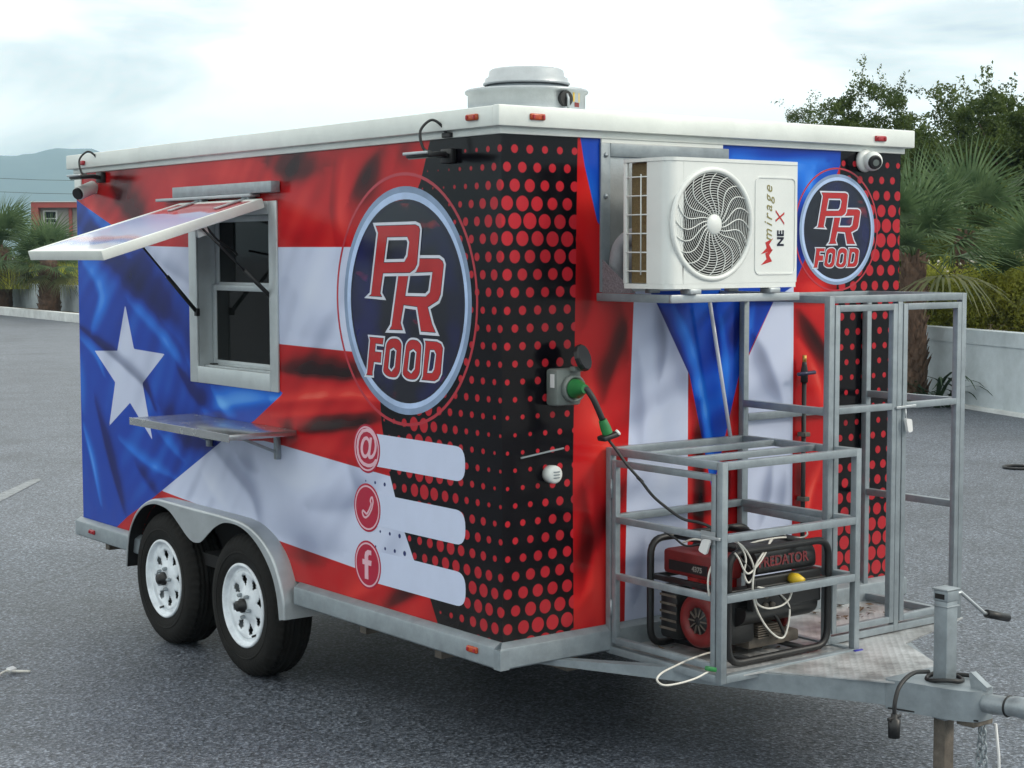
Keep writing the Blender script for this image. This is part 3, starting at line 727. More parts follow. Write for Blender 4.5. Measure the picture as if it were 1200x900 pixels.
for i, zc in enumerate((1.172, .905, .645)):
    deco('contact_bar', [bar_shape(zc)], M_pbar, .0006)
    c = (-1.006, zc)
    deco('icon_disc', [circle(c, .110, 40)], M_pmag, .0010)
    deco('icon_ring', [circle(c, .101, 40), circle(c, .0935, 40)], M_ppink, .0020)
    if i == 0:
        text('icon_sign', '@', .185, basis((-.0025, 1.006, zc + .012), (0, -1, 0), (0, 0, 1)), M_ppink, side_wall, bold=.0012)
    elif i == 1:
        q = [(c[0] + a * .085, c[1] + b * .085) for a, b in PHONE]
        deco('icon_sign', [q, offset(q, .009)], M_ppink, .0020)
    else:
        q = [(c[0] + a * .092, c[1] + b * .085) for a, b in FB]
        deco('icon_sign', [q], M_ppink, .0020)

# ---- serving window
WIN = MB().box((-.012, 1.782, 1.375), (.0, 1.86, 2.30), .004).build('window', M_frame, T, 40)
for a, b in (((-.012, 2.625, 1.375), (.0, 2.712, 2.30)), ((-.0125, 1.8605, 1.375), (.0, 2.6245, 1.462)), ((-.0125, 1.8605, 2.235), (.0, 2.6245, 2.30))):
    MB().box(a, b, .004).build('frame', M_frame, WIN, 40)
for a, b in (((0.001, 2.627, 1.44), (.125, 2.65, 2.26)), ((.001, 1.835, 1.44), (.125, 1.858, 2.26)), ((.001, 1.859, 1.44), (.125, 2.626, 1.459)), ((.001, 1.859, 2.238), (.125, 2.626, 2.26))):
    MB().box(a, b).build('reveal', M_frame, WIN)
for z0, z1, x in ((1.865, 2.237, .098), (1.46, 1.885, .078)):
    for a, b in (((x, 2.585, z0), (x + .022, 2.624, z1)), ((x, 1.861, z0), (x + .022, 1.892, z1)), ((x - .001, 1.8925, z0), (x + .021, 2.5845, z0 + .034)), ((x - .001, 1.8925, z1 - .03), (x + .021, 2.5845, z1))):
        MB().box(a, b, .003).build('sash', M_frame, WIN, 40)
    MB().box((x + .008, 1.88, z0 + .02), (x + .013, 2.60, z1 - .02)).build('pane', M_pane, WIN)
MB().box((.045, 2.56, 1.46), (.075, 2.60, 1.475), .003).build('latch', M_black, WIN)
MB().box((.03, 1.865, 1.4595), (.077, 2.62, 1.468)).build('track', M_frame, WIN)

# ---- lift-up hatch held open by gas struts
def hatch_nodes(n, l, p):
    c = n.new('ShaderNodeTexCoord'); s = n.new('ShaderNodeSeparateXYZ'); l.new(c.outputs['Object'], s.inputs[0])
    t = n.new('ShaderNodeTexNoise'); t.inputs['Scale'].default_value = 5; t.inputs['Detail'].default_value = 4
    l.new(c.outputs['Object'], t.inputs['Vector'])
    m = n.new('ShaderNodeMath'); m.operation = 'MULTIPLY_ADD'; m.inputs[1].default_value = .12; l.new(t.outputs[0], m.inputs[0]); l.new(s.outputs[0], m.inputs[2])
    r = n.new('ShaderNodeValToRGB'); e = r.color_ramp.elements
    mr = n.new('ShaderNodeMapRange'); mr.inputs[1].default_value = -.85; mr.inputs[2].default_value = .05; l.new(m.outputs[0], mr.inputs[0]); l.new(mr.outputs[0], r.inputs[0])
    e[0].position = 0; e[0].color = (.50, .50, .55, 1); e[1].position = 1; e[1].color = (.40, .015, .02, 1)
    for q, c_ in ((.14, (.50, .52, .60)), (.20, (.08, .18, .50)), (.27, (.45, .22, .26)), (.33, (.45, .50, .72)), (.60, (.36, .44, .74)), (.72, (.46, .50, .74)), (.74, (.50, .03, .04))):
        k = e.new(q); k.color = (*c_, 1)
    l.new(r.outputs[0], p.inputs['Base Color']); p.inputs['Coat Weight'].default_value = .4
M_hatch = attr_material('hatch print', hatch_nodes, .25)
hx0, hz0, hx1, hz1, hy0, hy1 = -.045, 2.296, -.875, 2.045, 1.845, 2.715
ang = math.atan2(hz0 - hz1, hx0 - hx1); ln_ = math.hypot(hx0 - hx1, hz0 - hz1)
dirv = Vector((hx1 - hx0, 0, hz1 - hz0)).normalized(); nup = Vector((-dirv.z, 0, dirv.x)); nup = nup if nup.z > 0 else -nup
def hp(a, y, h): return Vector((hx0, 0, hz0)) + dirv * a + nup * h + Vector((0, y, 0))
g = MB()
for (a0, a1, y0, y1, h0, h1) in ((.03, ln_ - .03, hy0 + .03, hy1 - .03, .0, .012),):
    vs = [g.bm.verts.new(hp(a, y, h)) for a, y, h in ((a0, y0, h0), (a1, y0, h0), (a1, y1, h0), (a0, y1, h0), (a0, y0, h1), (a1, y0, h1), (a1, y1, h1), (a0, y1, h1))]
    for f in ((0, 1, 2, 3), (4, 5, 6, 7), (0, 1, 5, 4), (1, 2, 6, 5), (2, 3, 7, 6), (3, 0, 4, 7)): g.bm.faces.new([vs[i] for i in f])
HATCH = g.build('serving_hatch', M_hatch, T)
for p, q in ((hp(0, hy0 + .015, -.008), hp(ln_, hy0 + .015, -.008)), (hp(0, hy1 - .015, -.008), hp(ln_, hy1 - .015, -.008)), (hp(.016, hy0 + .031, -.008), hp(.016, hy1 - .031, -.008)), (hp(ln_ - .016, hy0 + .031, -.008), hp(ln_ - .016, hy1 - .031, -.008))):
    MB().bar(p, q, .031, .046, .003, up=nup).build('edge_frame', M_trim, HATCH, 40)
for y in (2.02, 2.52):
    MB().bar(hp(-.035, y, .018), hp(.17, y, .017), .035, .008, .002, up=nup).build('hinge_strap', M_alu, HATCH, 40)
    MB().box((-.05, y - .04, 2.285), (-.01, y + .04, 2.335), .006).build('hinge', M_galv, HATCH, 40)
for y in (1.872, 2.615):
    a, b = (Vector((-.015, y, 1.742)), hp(.365, y, -.03)) if y > 2 else (Vector((.045, y, 1.80)), hp(.34, y, -.03))
    st = MB().tube([a, a.lerp(b, .45)], .011, 10).build('gas_strut', M_black, HATCH)
    MB().tube([a.lerp(b, .44), b], .0055, 8).build('strut_rod', M_black, HATCH)
    MB().box(a - Vector((.012, .012, .02)), a + Vector((.012, .012, .02)), .004).build('strut_mount', M_black, HATCH)
MB().bar(hp(.30, 1.90, -.05), hp(.36, 1.90, -.05), .02, .05, .004, up=nup).build('catch', M_trim, HATCH, 40)
pts = [(-.30, 1.95, 2.18), (-.22, 1.98, 2.11), (-.10, 2.05, 2.06), (.0, 2.2, 2.04), (.06, 2.35, 2.06)]
MB().tube(smooth_path(pts, 5), .006, 6).build('wire', M_cable, HATCH)
GUT = MB().box((-.055, 1.752, 2.338), (-.004, 2.80, 2.392), .004).build('hatch_gutter', M_galv, T, 40)
MB().box((-.062, 1.95, 2.322), (-.002, 2.985, 2.337), .002).build('gutter_lip', M_alu, GUT, 40)

# ---- folding shelf under the window
SH = MB().box((-.365, 1.62, 1.178), (-.004, 2.69, 1.206), .004).build('shelf', M_steel, T, 40)
MB().box((-.369, 1.616, 1.170), (-.3655, 2.694, 1.208), .001).build('shelf_edge', M_steel, SH)
for y in (1.79, 2.50):
    br = MB().box((-.03, y - .012, 1.05), (-.003, y + .012, 1.177), .003).build('bracket', M_galv, SH, 40)
    MB().bar((-.022, y, 1.085), (-.21, y, 1.165), .014, .014, .002).build('bracket_arm', M_galv, SH, 40)
    MB().box((-.30, y - .01, 1.158), (-.03, y + .01, 1.177), .002).build('bracket_rail', M_galv, SH, 40)

# ---- tandem fender and wheels
arch = smooth_path([(a, b, 0) for a, b in fpt([(149, 664), (151.3, 630), (157.3, 609), (167, 595), (178.7, 590.5), (189, 592.7), (198.7, 599), (209, 613), (218.7, 627.3), (225, 634), (232, 636), (237, 633.7), (245, 624.7), (253, 617), (264, 612.5), (279, 616), (293, 627), (307, 647), (318.5, 673), (324.5, 699), (327.5, 727)])], 4)
arch = [(v.x, v.y) for v in arch]
inset = .012
yc_ = (outer[0][0] + outer[-1][0]) / 2
face = offset(outer + [(yc_, .0)], inset)[:-1]
face[0] = (outer[0][0] + inset, outer[0][1]); face[-1] = (outer[-1][0] - inset * .6, outer[-1][1])
g = MB(); g.prism([face + arch], lambda u, v, d: (FX - .002 + d, u, v), .004)
FEN = g.build('fender', M_alu, T)
g = MB(); rows = []
for x, ins in [(FX - .0025, inset), (FX - .0015, .006), (FX + .003, .0015), (FX + .009, 0), (.16, 0)]:
    q = offset(outer + [(yc_, .0)], ins)[:-1] if ins else list(outer)
    q[0] = (outer[0][0] + ins, outer[0][1]); q[-1] = (outer[-1][0] - ins * .6, outer[-1][1])
    rows.append([g.bm.verts.new((x, a, b)) for a, b in q])
for A, B in zip(rows, rows[1:]):
    for k in range(len(A) - 1):
        f = g.bm.faces.new((A[k], A[k + 1], B[k + 1], B[k])); f.smooth = True
g.build('fender_skin', M_alu, FEN)
g = MB(); rows = []
for x in (FX + .004, .16):
    q = offset(outer + [(yc_, .0)], .004)[:-1]; q[0] = (outer[0][0] + .004, outer[0][1]); q[-1] = (outer[-1][0] - .003, outer[-1][1])
    rows.append([g.bm.verts.new((x, a, b)) for a, b in q])
for k in range(len(rows[0]) - 1): g.bm.faces.new((rows[0][k], rows[0][k + 1], rows[1][k + 1], rows[1][k]))
g.build('fender_lining', M_dark, FEN)
MB().prism([offset(outer + [(yc_, .25)], .006)], lambda u, v, d: (.155 + d, u, v), .004).build('wheel_well', M_dark, FEN)

def rim_disc():
    g = MB(); NA, rad = 96, [.034, .060, .082, .098, .110, .122, .136, .150, .1725]
    def xof(r): return -.088 - .014 * max(0, 1 - (r - .034) / .06) + .012 * math.sin(min(1, max(0, (r - .05) / .1225)) * math.pi)
    V = [[g.bm.verts.new((xof(r), r * math.cos(2 * math.pi * k / NA), r * math.sin(2 * math.pi * k / NA))) for k in range(NA)] for r in rad]
    for i in range(len(rad) - 1):
        for k in range(NA):
            ph = (k % 12) - 5.5
            wd = {3: 1.0, 4: 2.0, 5: 2.6, 6: 2.2}.get(i, 0)
            if abs(ph) < wd: continue
            f = g.bm.faces.new((V[i][k], V[i][(k + 1) % NA], V[i + 1][(k + 1) % NA], V[i + 1][k])); f.smooth = True
    return g
def wheel(y, x0=-.060, flip=1):
    """outer face towards -x; built at the hub, moved by the mesh coordinates"""
    w = empty('wheel'); w.parent = T
    c = Vector((x0 + .115, y, GZ + .36))
    prof = [(.205, .09), (.215, .103), (.245, .112), (.285, .116), (.318, .110), (.340, .096), (.350, .086), (.3585, .074)]
    ribs = []
    for x in (.062, .038, .012):
        ribs += [(.3600, x + .008), (.3600, x), (.350, x - .003), (.350, x - .008), (.3600, x - .011)]
    full = prof + ribs + [(.3600, 0.0)]
    full = full + [(r, -h) for r, h in reversed(full)]
    ty = MB(); ty.lathe(full, (0, 0, 0), 'X', 150, True, cap=False)
    for v in ty.bm.verts:
        r_ = math.hypot(v.co.y, v.co.z)
        if r_ > .338 and abs(v.co.x) > .045 and round(math.atan2(v.co.z, v.co.y) / (2 * math.pi) * 150) % 3 == 0:
            v.co.y *= 1 - .009 / r_; v.co.z *= 1 - .009 / r_
    ty.build('tyre', M_rubber, w)
    # sidewall lettering-like raised ring
    MB().lathe([(.262, -.1135), (.264, -.1165), (.272, -.1165), (.274, -.1135)], (0, 0, 0), 'X', 72, cap=False).build('sidewall_ring', M_rubber, w)
    MB().lathe([(.213, -.100), (.214, -.106), (.208, -.111), (.200, -.110), (.196, -.100), (.193, -.090), (.187, -.086), (.180, -.0865), (.174, -.089), (.171, -.086), (.169, -.07), (.169, .0), (.15, .09), (.205, .095)], (0, 0, 0), 'X', 64, cap=False).build('rim', M_wheelw, w)
    rd = rim_disc()
    for v in rd.bm.verts: v.co.x += 0
    d = rd.build('rim_disc', M_wheelw, w)
    md = d.modifiers.new('thick', 'SOLIDIFY'); md.thickness = .004
    MB().lathe([(.0, -.045), (.160, -.045), (.160, .03)], (0, 0, 0), 'X', 32).build('brake_drum', M_dark, w)
    MB().lathe([(.036, -.08), (.036, -.116), (.028, -.120), (.027, -.138), (.022, -.142), (.0, -.142)], (0, 0, 0), 'X', 24).build('hub_cap', M_black, w)
    for k in range(5):
        a = R(90 + 72 * k); p = Vector((-.094, .060 * math.cos(a), .058 * math.sin(a)))
        MB().lathe([(.010, 0), (.010, -.018), (.006, -.024), (.0, -.024)], p, 'X', 6, False).build('lug_nut', M_galv, w)
    MB().tube([(-.07, .0, -.165), (-.108, .0, -.172)], .006, 8).build('valve_stem', M_black, w)
    for ch in w.children:
        ch.data.transform(Matrix.Translation(c) @ Matrix.Rotation(R(-35 + 50 * (y > 2.5)), 4, 'X'))
        if flip < 0: ch.data.transform(Matrix.Translation((TW, 0, 0)) @ Matrix.Diagonal((-1, 1, 1, 1))); ch.data.flip_normals()
    return w
wheel(2.098); wheel(2.994); wheel(2.098, flip=-1); wheel(2.994, flip=-1)

# ---- draw bar
for s in (0, 1):
    f = lambda x: x if s == 0 else TW - x
    e_ = Vector((f(1.165) - f(.245), -1.245, 0)); Ls = e_.length; e_.normalize(); nb_ = Vector((-e_.y, e_.x, 0)) * (1 if s == 0 else -1)
    b_ = MB().prism([rounded([(-.10, .372), (Ls, .372), (Ls, .272), (.45, .322), (0, .348), (-.10, .354)], .004, 2)], lambda u, v, d: Vector((f(.245), 0, v)) + e_ * u + nb_ * (d - .02), .05)
    b_.build('draw_beam', M_galv2, T, 40)
def plate_nodes(n, l, p):
    c = n.new('ShaderNodeTexCoord')
    b1 = n.new('ShaderNodeTexWave'); b1.inputs['Scale'].default_value = 16; b1.bands_direction = 'DIAGONAL'
    mp = n.new('ShaderNodeMapping'); mp.inputs['Scale'].default_value = (1, -1, 0); mp2 = n.new('ShaderNodeMapping'); mp2.inputs['Scale'].default_value = (1, 1, 0)
    b2 = n.new('ShaderNodeTexWave'); b2.inputs['Scale'].default_value = 16; b2.bands_direction = 'DIAGONAL'
    l.new(c.outputs['Object'], mp.inputs[0]); l.new(c.outputs['Object'], mp2.inputs[0]); l.new(mp.outputs[0], b1.inputs[0]); l.new(mp2.outputs[0], b2.inputs[0])
    m = n.new('ShaderNodeMath'); m.operation = 'MAXIMUM'; l.new(b1.outputs['Fac'], m.inputs[0]); l.new(b2.outputs['Fac'], m.inputs[1])
    b = n.new('ShaderNodeBump'); b.inputs['Strength'].default_value = .5; b.inputs['Distance'].default_value = .003
    l.new(m.outputs[0], b.inputs['Height']); l.new(b.outputs[0], p.inputs['Normal'])
    t = n.new('ShaderNodeTexNoise'); t.inputs['Scale'].default_value = 7; t.inputs['Detail'].default_value = 6; l.new(c.outputs['Object'], t.inputs[0])
    r = n.new('ShaderNodeValToRGB'); r.color_ramp.elements[0].color = (.25, .25, .25, 1); r.color_ramp.elements[1].color = (.52, .53, .54, 1)
    r.color_ramp.elements[0].position = .35; r.color_ramp.elements[1].position = .6
    l.new(t.outputs[0], r.inputs[0]); l.new(r.outputs[0], p.inputs['Base Color'])
    p.inputs['Metallic'].default_value = .35
M_plate = attr_material('chequer plate', plate_nodes, .45)
MB().prism([[(.40, -.02), (TW - .20, -.02), (TW - .20, -.57), (1.60, -.74), (1.36, -1.15), (1.04, -1.15), (.78, -.72), (.545, -.695), (.545, -.02)][1:]], lambda u, v, d: (u, v, .373 + d), .006).build('deck_plate', M_plate, T)
CP = MB().prism([rounded([(1.03, -1.10), (1.37, -1.10), (1.30, -1.38), (1.255, -1.46), (1.145, -1.46), (1.10, -1.38)], .03, 3)], lambda u, v, d: (u, v, .268 + d), .118)
COUP = CP.build('coupler', M_galv2, T, 40)
MB().tube([(1.2, -1.44, .335), (1.2, -1.50, .338), (1.2, -1.56, .345), (1.2, -1.60, .352), (1.2, -1.66, .352), (1.2, -1.70, .347)], [.036, .038, .036, .039, .042, .028], 16).build('ball_socket', M_galv, COUP, 40)
MB().tube([(1.2 + .0385 * math.cos(a), -1.565, .346 + .0385 * math.sin(a)) for a in np.linspace(0, 2 * math.pi, 20, endpoint=False)], .004, 6, True).build('socket_band', M_black, COUP)
MB().prism([[(-1.40, .386), (-1.47, .386), (-1.475, .40), (-1.40, .445), (-1.39, .44)]], lambda u, v, d: (1.185 + d, u, v), .03).build('latch_lever', M_galv, COUP)
MB().box((1.14, -1.45, .245), (1.26, -1.37, .267), .004).build('hook_plate', M_dirt, COUP)
MB().bar((1.028, -1.13, .275), (1.15, -1.465, .275), .004, .006).build('weld_seam', M_black, COUP)

JK = MB().box((1.168, -1.297, .386), (1.232, -1.233, .700), .004).build('jack', M_galv2, T, 40)
MB().box((1.163, -1.302, .678), (1.239, -1.226, .684), .002).build('collar', M_galv, JK, 40)
MB().box((1.165, -1.300, .700), (1.235, -1.230, .742), .005).build('head', M_galv2, JK, 40)
MB().box((1.1635, -1.285, .709), (1.166, -1.240, .729)).build('slot', M_dark, JK)
MB().box((1.160, -1.303, .742), (1.240, -1.227, .750), .003).build('cap', M_galv, JK, 40)
MB().box((1.172, -1.293, GZ + .05), (1.228, -1.237, .268), .003).build('leg', M_dirt, JK, 40)
MB().box((1.166, -1.299, .235), (1.234, -1.231, .268), .004).build('leg_sleeve', M_galv, JK, 40)
MB().prism([rounded([(1.12, -1.345), (1.28, -1.345), (1.28, -1.185), (1.12, -1.185)], .02, 3)], lambda u, v, d: (u, v, GZ + d), .012).build('foot', M_dirt, JK)
MB().tube([(1.2, -1.265, GZ + .012), (1.2, -1.265, GZ + .06)], .02, 10).build('foot_pin', M_dirt, JK)
yj = -1.265
p0, p1, p2, p3 = (Vector(un(x, y, 1, yj)) for x, y in ((1117, 697), (1126, 694), (1153, 718), (1156, 719)))
p4 = Vector(un(1181, 724, 1, yj))
MB().tube([p0, p1, p2, p3], .0075, 8).build('crank', M_alu, JK)
MB().tube([p3, p4], .0165, 12).build('crank_grip', M_black, JK)
# safety chain
CH = MB().tube([(1.215 + .012 * math.cos(a), -1.44, .243 + .02 * math.sin(a)) for a in np.linspace(0, 6.283, 12, endpoint=False)], .0045, 6, True).build('safety_chain', M_galv, T)
for j, (xc, yc) in enumerate(((1.215, -1.44), (1.235, -1.415))):
    for k in range(11 if j == 0 else 9):
        z = .215 - .028 * k; odd = k % 2
        if z < GZ + .02: break
        q = []
        for a in np.linspace(0, 6.283, 12, endpoint=False):
            w, h = .011 * math.cos(a), .018 * math.sin(a)
            q.append((xc + .003 * k * (1 - 2 * j) + (w if odd else 0), yc + (0 if odd else w), z + h))
        MB().tube(q, .0042, 6, True).build('link', M_galv, CH)
MB().tube([(1.262, -1.46, .245), (1.272, -1.47, .12), (1.278, -1.475, GZ + .01)], .006, 6).build('safety_rod', M_sticker, CH)
# trailer plug cable
pts = [un(x, y, 1, v) for x, y, v in ((1088, 787, -1.26), (1070, 789, -1.30), (1055, 803, -1.33), (1049, 822, -1.34), (1048, 838, -1.34))]
CB = MB().tube(smooth_path(pts, 6), .0085, 8).build('plug_cable', M_cable, T)
q = Vector(pts[-1])
MB().tube([q + Vector((0, 0, .005)), q - Vector((0, 0, .012)), q - Vector((0, 0, .015)), q - Vector((0, 0, .085))], [.012, .012, .024, .022], 12).build('trailer_plug', M_black, CB)
MB().bar(q + Vector((-.035, 0, -.012)), q + Vector((.035, 0, -.008)), .012, .012, .003).build('plug_latch', M_black, CB)
MB().tube([(1.2 + .068 * math.cos(a), -1.265 + .068 * math.sin(a), .394 + .006 * math.sin(a * 2)) for a in np.linspace(0, 6.283, 28, endpoint=False)], .0085, 8, True).build('cable_loop', M_cable, CB)
MB().tube(smooth_path([(1.26, -1.24, .396), (1.30, -1.33, .398), (1.27, -1.40, .396)], 5), .0085, 8).build('cable_tail', M_cable, CB)

# ---- steel cages welded on the draw bar
BW = .031
def cage_bar(p, q, parent, name='bar', w=BW, mtl=None):
    return MB().bar(p, q, w, w, .002).build(name, mtl or M_galv2, parent, 40)
x0, x1, y0, y1, z0, z1 = .553, 1.328, -.692, -.028, .372, 1.216
h = BW / 2
def post(x, y, za, zb, parent=None, nm='bar'): return cage_bar((x, y, za), (x, y, zb), parent or C1, nm)
C1 = MB().bar((x0, y0, z0 - h), (x0, y0, z1 + h), BW, BW, .002).build('generator_cage', M_galv2, T, 40)
for x, y in ((x0, y1), (x1, y0), (x1, y1)): post(x, y, z0 - h, z1 + h)
for z in (z0, .690, .930, z1):
    cage_bar((x0 + h, y0, z), (x1 - h, y0, z), C1)
    cage_bar((x1, y0 + h, z), (x1, y1 - h, z), C1)
    if z != .690: cage_bar((x0 + h, y1, z), (x1 - h, y1, z), C1)
cage_bar((x0, y0 + h, z1), (x0, y1 - h, z1), C1); cage_bar((x0, y0 + h, z0), (x0, y1 - h, z0), C1)
for t in (.30, .66): cage_bar((x0 + h, y1 + (y0 - y1) * t, z1), (x1 - h, y1 + (y0 - y1) * t, z1), C1, 'top_bar', .027)
# hinged door filling the left face
D1 = cage_bar((x0 - .001, y0 + h + .02, z0 + .032), (x0 - .001, y0 + h + .02, z1 - .036), T, 'generator_cage_door', .026)
cage_bar((x0 - .001, y1 - h - .018, z0 + .032), (x0 - .001, y1 - h - .018, z1 - .036), D1, 'bar', .026)
for z in (z0 + .045, .690, .930, z1 - .049): cage_bar((x0 - .0015, y0 + h + .033, z), (x0 - .0015, y1 - h - .031, z), D1, 'bar', .026)
for z in (.55, 1.06): MB().tube([(x0 - .016, y1 - .02, z - .04), (x0 - .016, y1 - .02, z + .04)], .006, 8).build('hinge', M_galv, D1)
LT = MB().bar((x0 - .022, y0 - .01, .932), (x0 - .022, y0 + .09, .932), .012, .012, .002).build('door_bolt', M_alu, D1)
MB().prism([rounded([(y0 + .03, .925), (y0 + .075, .925), (y0 + .10, .875), (y0 + .055, .862)], .012, 3)], lambda u, v, d: (x0 - .034 + d, u, v), .008).build('padlock', M_sticker, D1)
MB().box((x0 - .018, y0 + .02, .905), (x0 - .015, y0 + .10, .955)).build('bolt_plate', M_alu, D1)

X0, X1, Y0, Y1, Z0, Z1 = 1.293, 2.165, -.566, -.020, .400, 1.848
C2 = MB().bar((X0, Y0, Z0 - h), (X0, Y0, Z1 + h), BW, BW, .002).build('gas_bottle_cage', M_galv2, T, 40)
XM = (X0 + X1) / 2
for x, y in ((X0 + .048, Y1), (X1, Y0), (X1 - .004, Y1), (XM, Y0)):
    post(x, y, Z0 - h, Z1 + h if x != XM else Z1 - h, C2)
cage_bar((X0 + h, Y0, Z1), (X1 - h, Y0, Z1), C2); cage_bar((X0 + h, Y0, Z0), (XM - h, Y0, Z0), C2); cage_bar((XM + h, Y0, Z0), (X1 - h, Y0, Z0), C2)
for z in (Z0, .905, 1.375, Z1):
    cage_bar((X1, Y0 + h, z), (X1, Y1 - h, z), C2)
    if z > .5: cage_bar((X0 + .003, Y0 + h, z), (X0 + .045, Y1 - h, z), C2)
cage_bar((X0 + .065, Y1, Z1), (X1 - .02, Y1, Z1), C2); cage_bar((X0 + .065, Y1, 1.31), (X1 - .02, Y1, 1.31), C2)
dw = .028
for (a, b) in ((X0 + h + .005, XM - h - .004), (XM + h + .005, X1 - h - .004)):
    dd = cage_bar((a + dw / 2, Y0 - .003, Z0 + .026), (a + dw / 2, Y0 - .003, Z1 - .024), T, 'gas_cage_door', dw)
    cage_bar((b - dw / 2, Y0 - .003, Z0 + .026), (b - dw / 2, Y0 - .003, Z1 - .024), dd, 'bar', dw)
    for z in (Z0 + .040, 1.378, Z1 - .038): cage_bar((a + dw, Y0 - .0035, z), (b - dw, Y0 - .0035, z), dd, 'bar', dw)
    if a > XM:
        MB().bar((XM - .03, Y0 - .022, 1.372), (XM + .10, Y0 - .022, 1.376), .011, .011, .002).build('door_bolt', M_alu, dd)
        MB().tube([(XM + .03, Y0 - .024, 1.365), (XM + .028, Y0 - .03, 1.32)], .004, 6).build('shackle', M_alu, dd)
        MB().prism([rounded([(XM + .012, 1.325), (XM + .05, 1.32), (XM + .058, 1.265), (XM + .028, 1.262)], .01, 3)], lambda u, v, d: (u, Y0 - .045 + d, v), .014).build('padlock', M_sticker, dd)
MB().tube([(x1 - .02, y0 - .017, z0 - .002), (x1 + .03, y0 - .017, z0 - .002)], .014, 10).build('end_cap', M_blue, C1)
# gas riser pipe clipped to the wall inside the cage
GP = MB().tube([(1.716, -.035, .48), (1.716, -.035, 1.46)], .011, 10).build('gas_pipe', M_black, T)
MB().tube([(1.716, -.035, 1.45), (1.716, -.035, 1.50), (1.716, -.035, 1.53), (1.716, -.035, 1.545)], [.017, .017, .012, .010], 10).build('valve', M_black, GP)
MB().tube([(1.66, -.05, 1.49), (1.77, -.05, 1.495)], .009, 8).build('valve_handle', M_post, GP)
MB().tube([(1.716, -.035, 1.54), (1.716, -.035, 1.575)], .010, 10).build('brass_nut', M_brass, GP)
for z in (1.2, .9): MB().box((1.70, -.06, z), (1.735, -.01, z + .02), .003).build('pipe_clip', M_dirt, GP)
# drain pipe leaning down from the cooling unit
MB().tube([un(831, 349, 1, -.06), un(845, 440, 1, -.06), un(856, 512, 1, -.06)], .0085, 8).build('drain_pipe', M_pwhite, T)
# ---- small fittings on the front wall
OB = MB().box((.222, -.075, 1.425), (.352, -.001, 1.575), .012).build('power_inlet', M_greybox, T, 40)
MB().box((.219, -.06, 1.50), (.2215, -.035, 1.555)).build('rating_sticker', M_sticker, OB)
MB().lathe([(.0, -.074), (.056, -.074), (.056, -.098), (.046, -.100), (.044, -.08), (0, -.08)], (.300, 0, 1.495), 'Y', 24).build('socket_ring', M_greybox, OB)
lid = MB().lathe([(0, 0), (.052, 0), (.056, .006), (.056, .022), (.05, .022), (.048, .010), (0, .010)], (0, 0, 0), 'Y', 12, False).build('lid', M_black, OB)
lid.data.transform(Matrix.Translation((.330, -.125, 1.625)) @ Matrix.Rotation(R(24), 4, 'Z') @ Matrix.Rotation(R(-18), 4, 'X'))
MB().box((.285, -.11, 1.565), (.345, -.078, 1.585), .004).build('lid_hinge', M_greybox, OB)
MB().bar((.092, -.004, 1.218), (.315, -.004, 1.243), .006, .006).build('wall_seam', M_galv, T)
VC = MB().lathe([(0, -.05), (.028, -.05), (.036, -.044), (.038, -.03), (.036, -.002), (.0, -.002)], (.240, 0, 1.142), 'Y', 20).build('vent_cap', M_white, T)
for k in range(3): MB().box((.225, -.053, 1.128 + .012 * k), (.256, -.0505, 1.132 + .012 * k)).build('slot', M_galv2, VC)

# ================================================================== THINGS MOUNTED ON THE TRAILER
# ---- steel niche frame and tray that carry the cooling unit
NF = MB().box((.508, -.012, 1.882), (.560, -.001, 2.500), .003).build('niche_frame', M_galv2, T, 40)
MB().box((.5605, -.013, 2.444), (1.245, -.001, 2.500), .003).build('frame_bar', M_galv2, NF, 40)
MB().box((.5605, -.003, 1.882), (1.21, -.0012, 2.443)).build('niche_back', M_alu, NF)
MB().box((.512, -.010, 2.5005), (1.21, -.0012, 2.517)).build('white_strip', M_white, NF)
for z in (1.99, 2.28, 2.45): MB().lathe([(0, -.020), (.009, -.018), (.011, -.0125)], (.534, 0, z), 'Y', 10).build('bolt', M_galv, NF)
TR = MB().box((.492, -.462, 1.846), (1.222, -.445, 1.879), .003).build('ac_tray', M_alu, T, 40)
MB().box((.492, -.4445, 1.846), (.510, -.002, 1.879), .003).build('tray_rail', M_galv2, TR, 40)
MB().box((1.204, -.4445, 1.846), (1.222, -.002, 1.879), .003).build('tray_rail', M_galv2, TR, 40)
for y in (-.40, -.25): MB().box((.5105, y - .02, 1.85), (1.2035, y + .02, 1.872)).build('tray_bar', M_galv2, TR)
MB().prism([[(-.01, 1.880), (-.22, 1.880), (-.01, 2.02)]], lambda u, v, d: (.515 + d, u, v), .004).build('gusset', M_speck, TR)

# ---- air conditioner (outdoor unit)
AC = empty('air_conditioner')
tag(AC, 'white outdoor air conditioning unit with round fan guard, standing on the steel tray', 'air conditioner')
ax0, ax1, ay0, ay1, az0, az1 = .462, 1.186, -.476, -.205, 1.902, 2.418
fc = un(835, 263, 1, ay0); fx, fz_ = fc[0], fc[2]
g = MB(); g.prism([rounded([(.54, az0 + .02), (ax1, az0 + .02), (ax1, az1 - .012), (.54, az1 - .012)], .004, 2), circle((fx, fz_), .212, 64)[::-1]], lambda u, v, d: (u, ay0 + d, v), .012)
g.build('front_panel', M_white, AC)
g = MB(); cor = [(.5395, ay0 + .0005)] + [(.512 + .05 * math.cos(R(a)), ay0 + .05 + .05 * math.sin(R(a))) for a in range(270, 179, -10)] + [(ax0, ay0 + .130), (ax0 + .01, ay0 + .130)] + [(.512 + .038 * math.cos(R(a)), ay0 + .05 + .038 * math.sin(R(a))) for a in range(180, 271, 10)] + [(.5395, ay0 + .0125)]
g.prism([cor], lambda u, v, d: (u, v, az0 + .02 + d), az1 - az0 - .032); g.build('corner_panel', M_white, AC, 30)
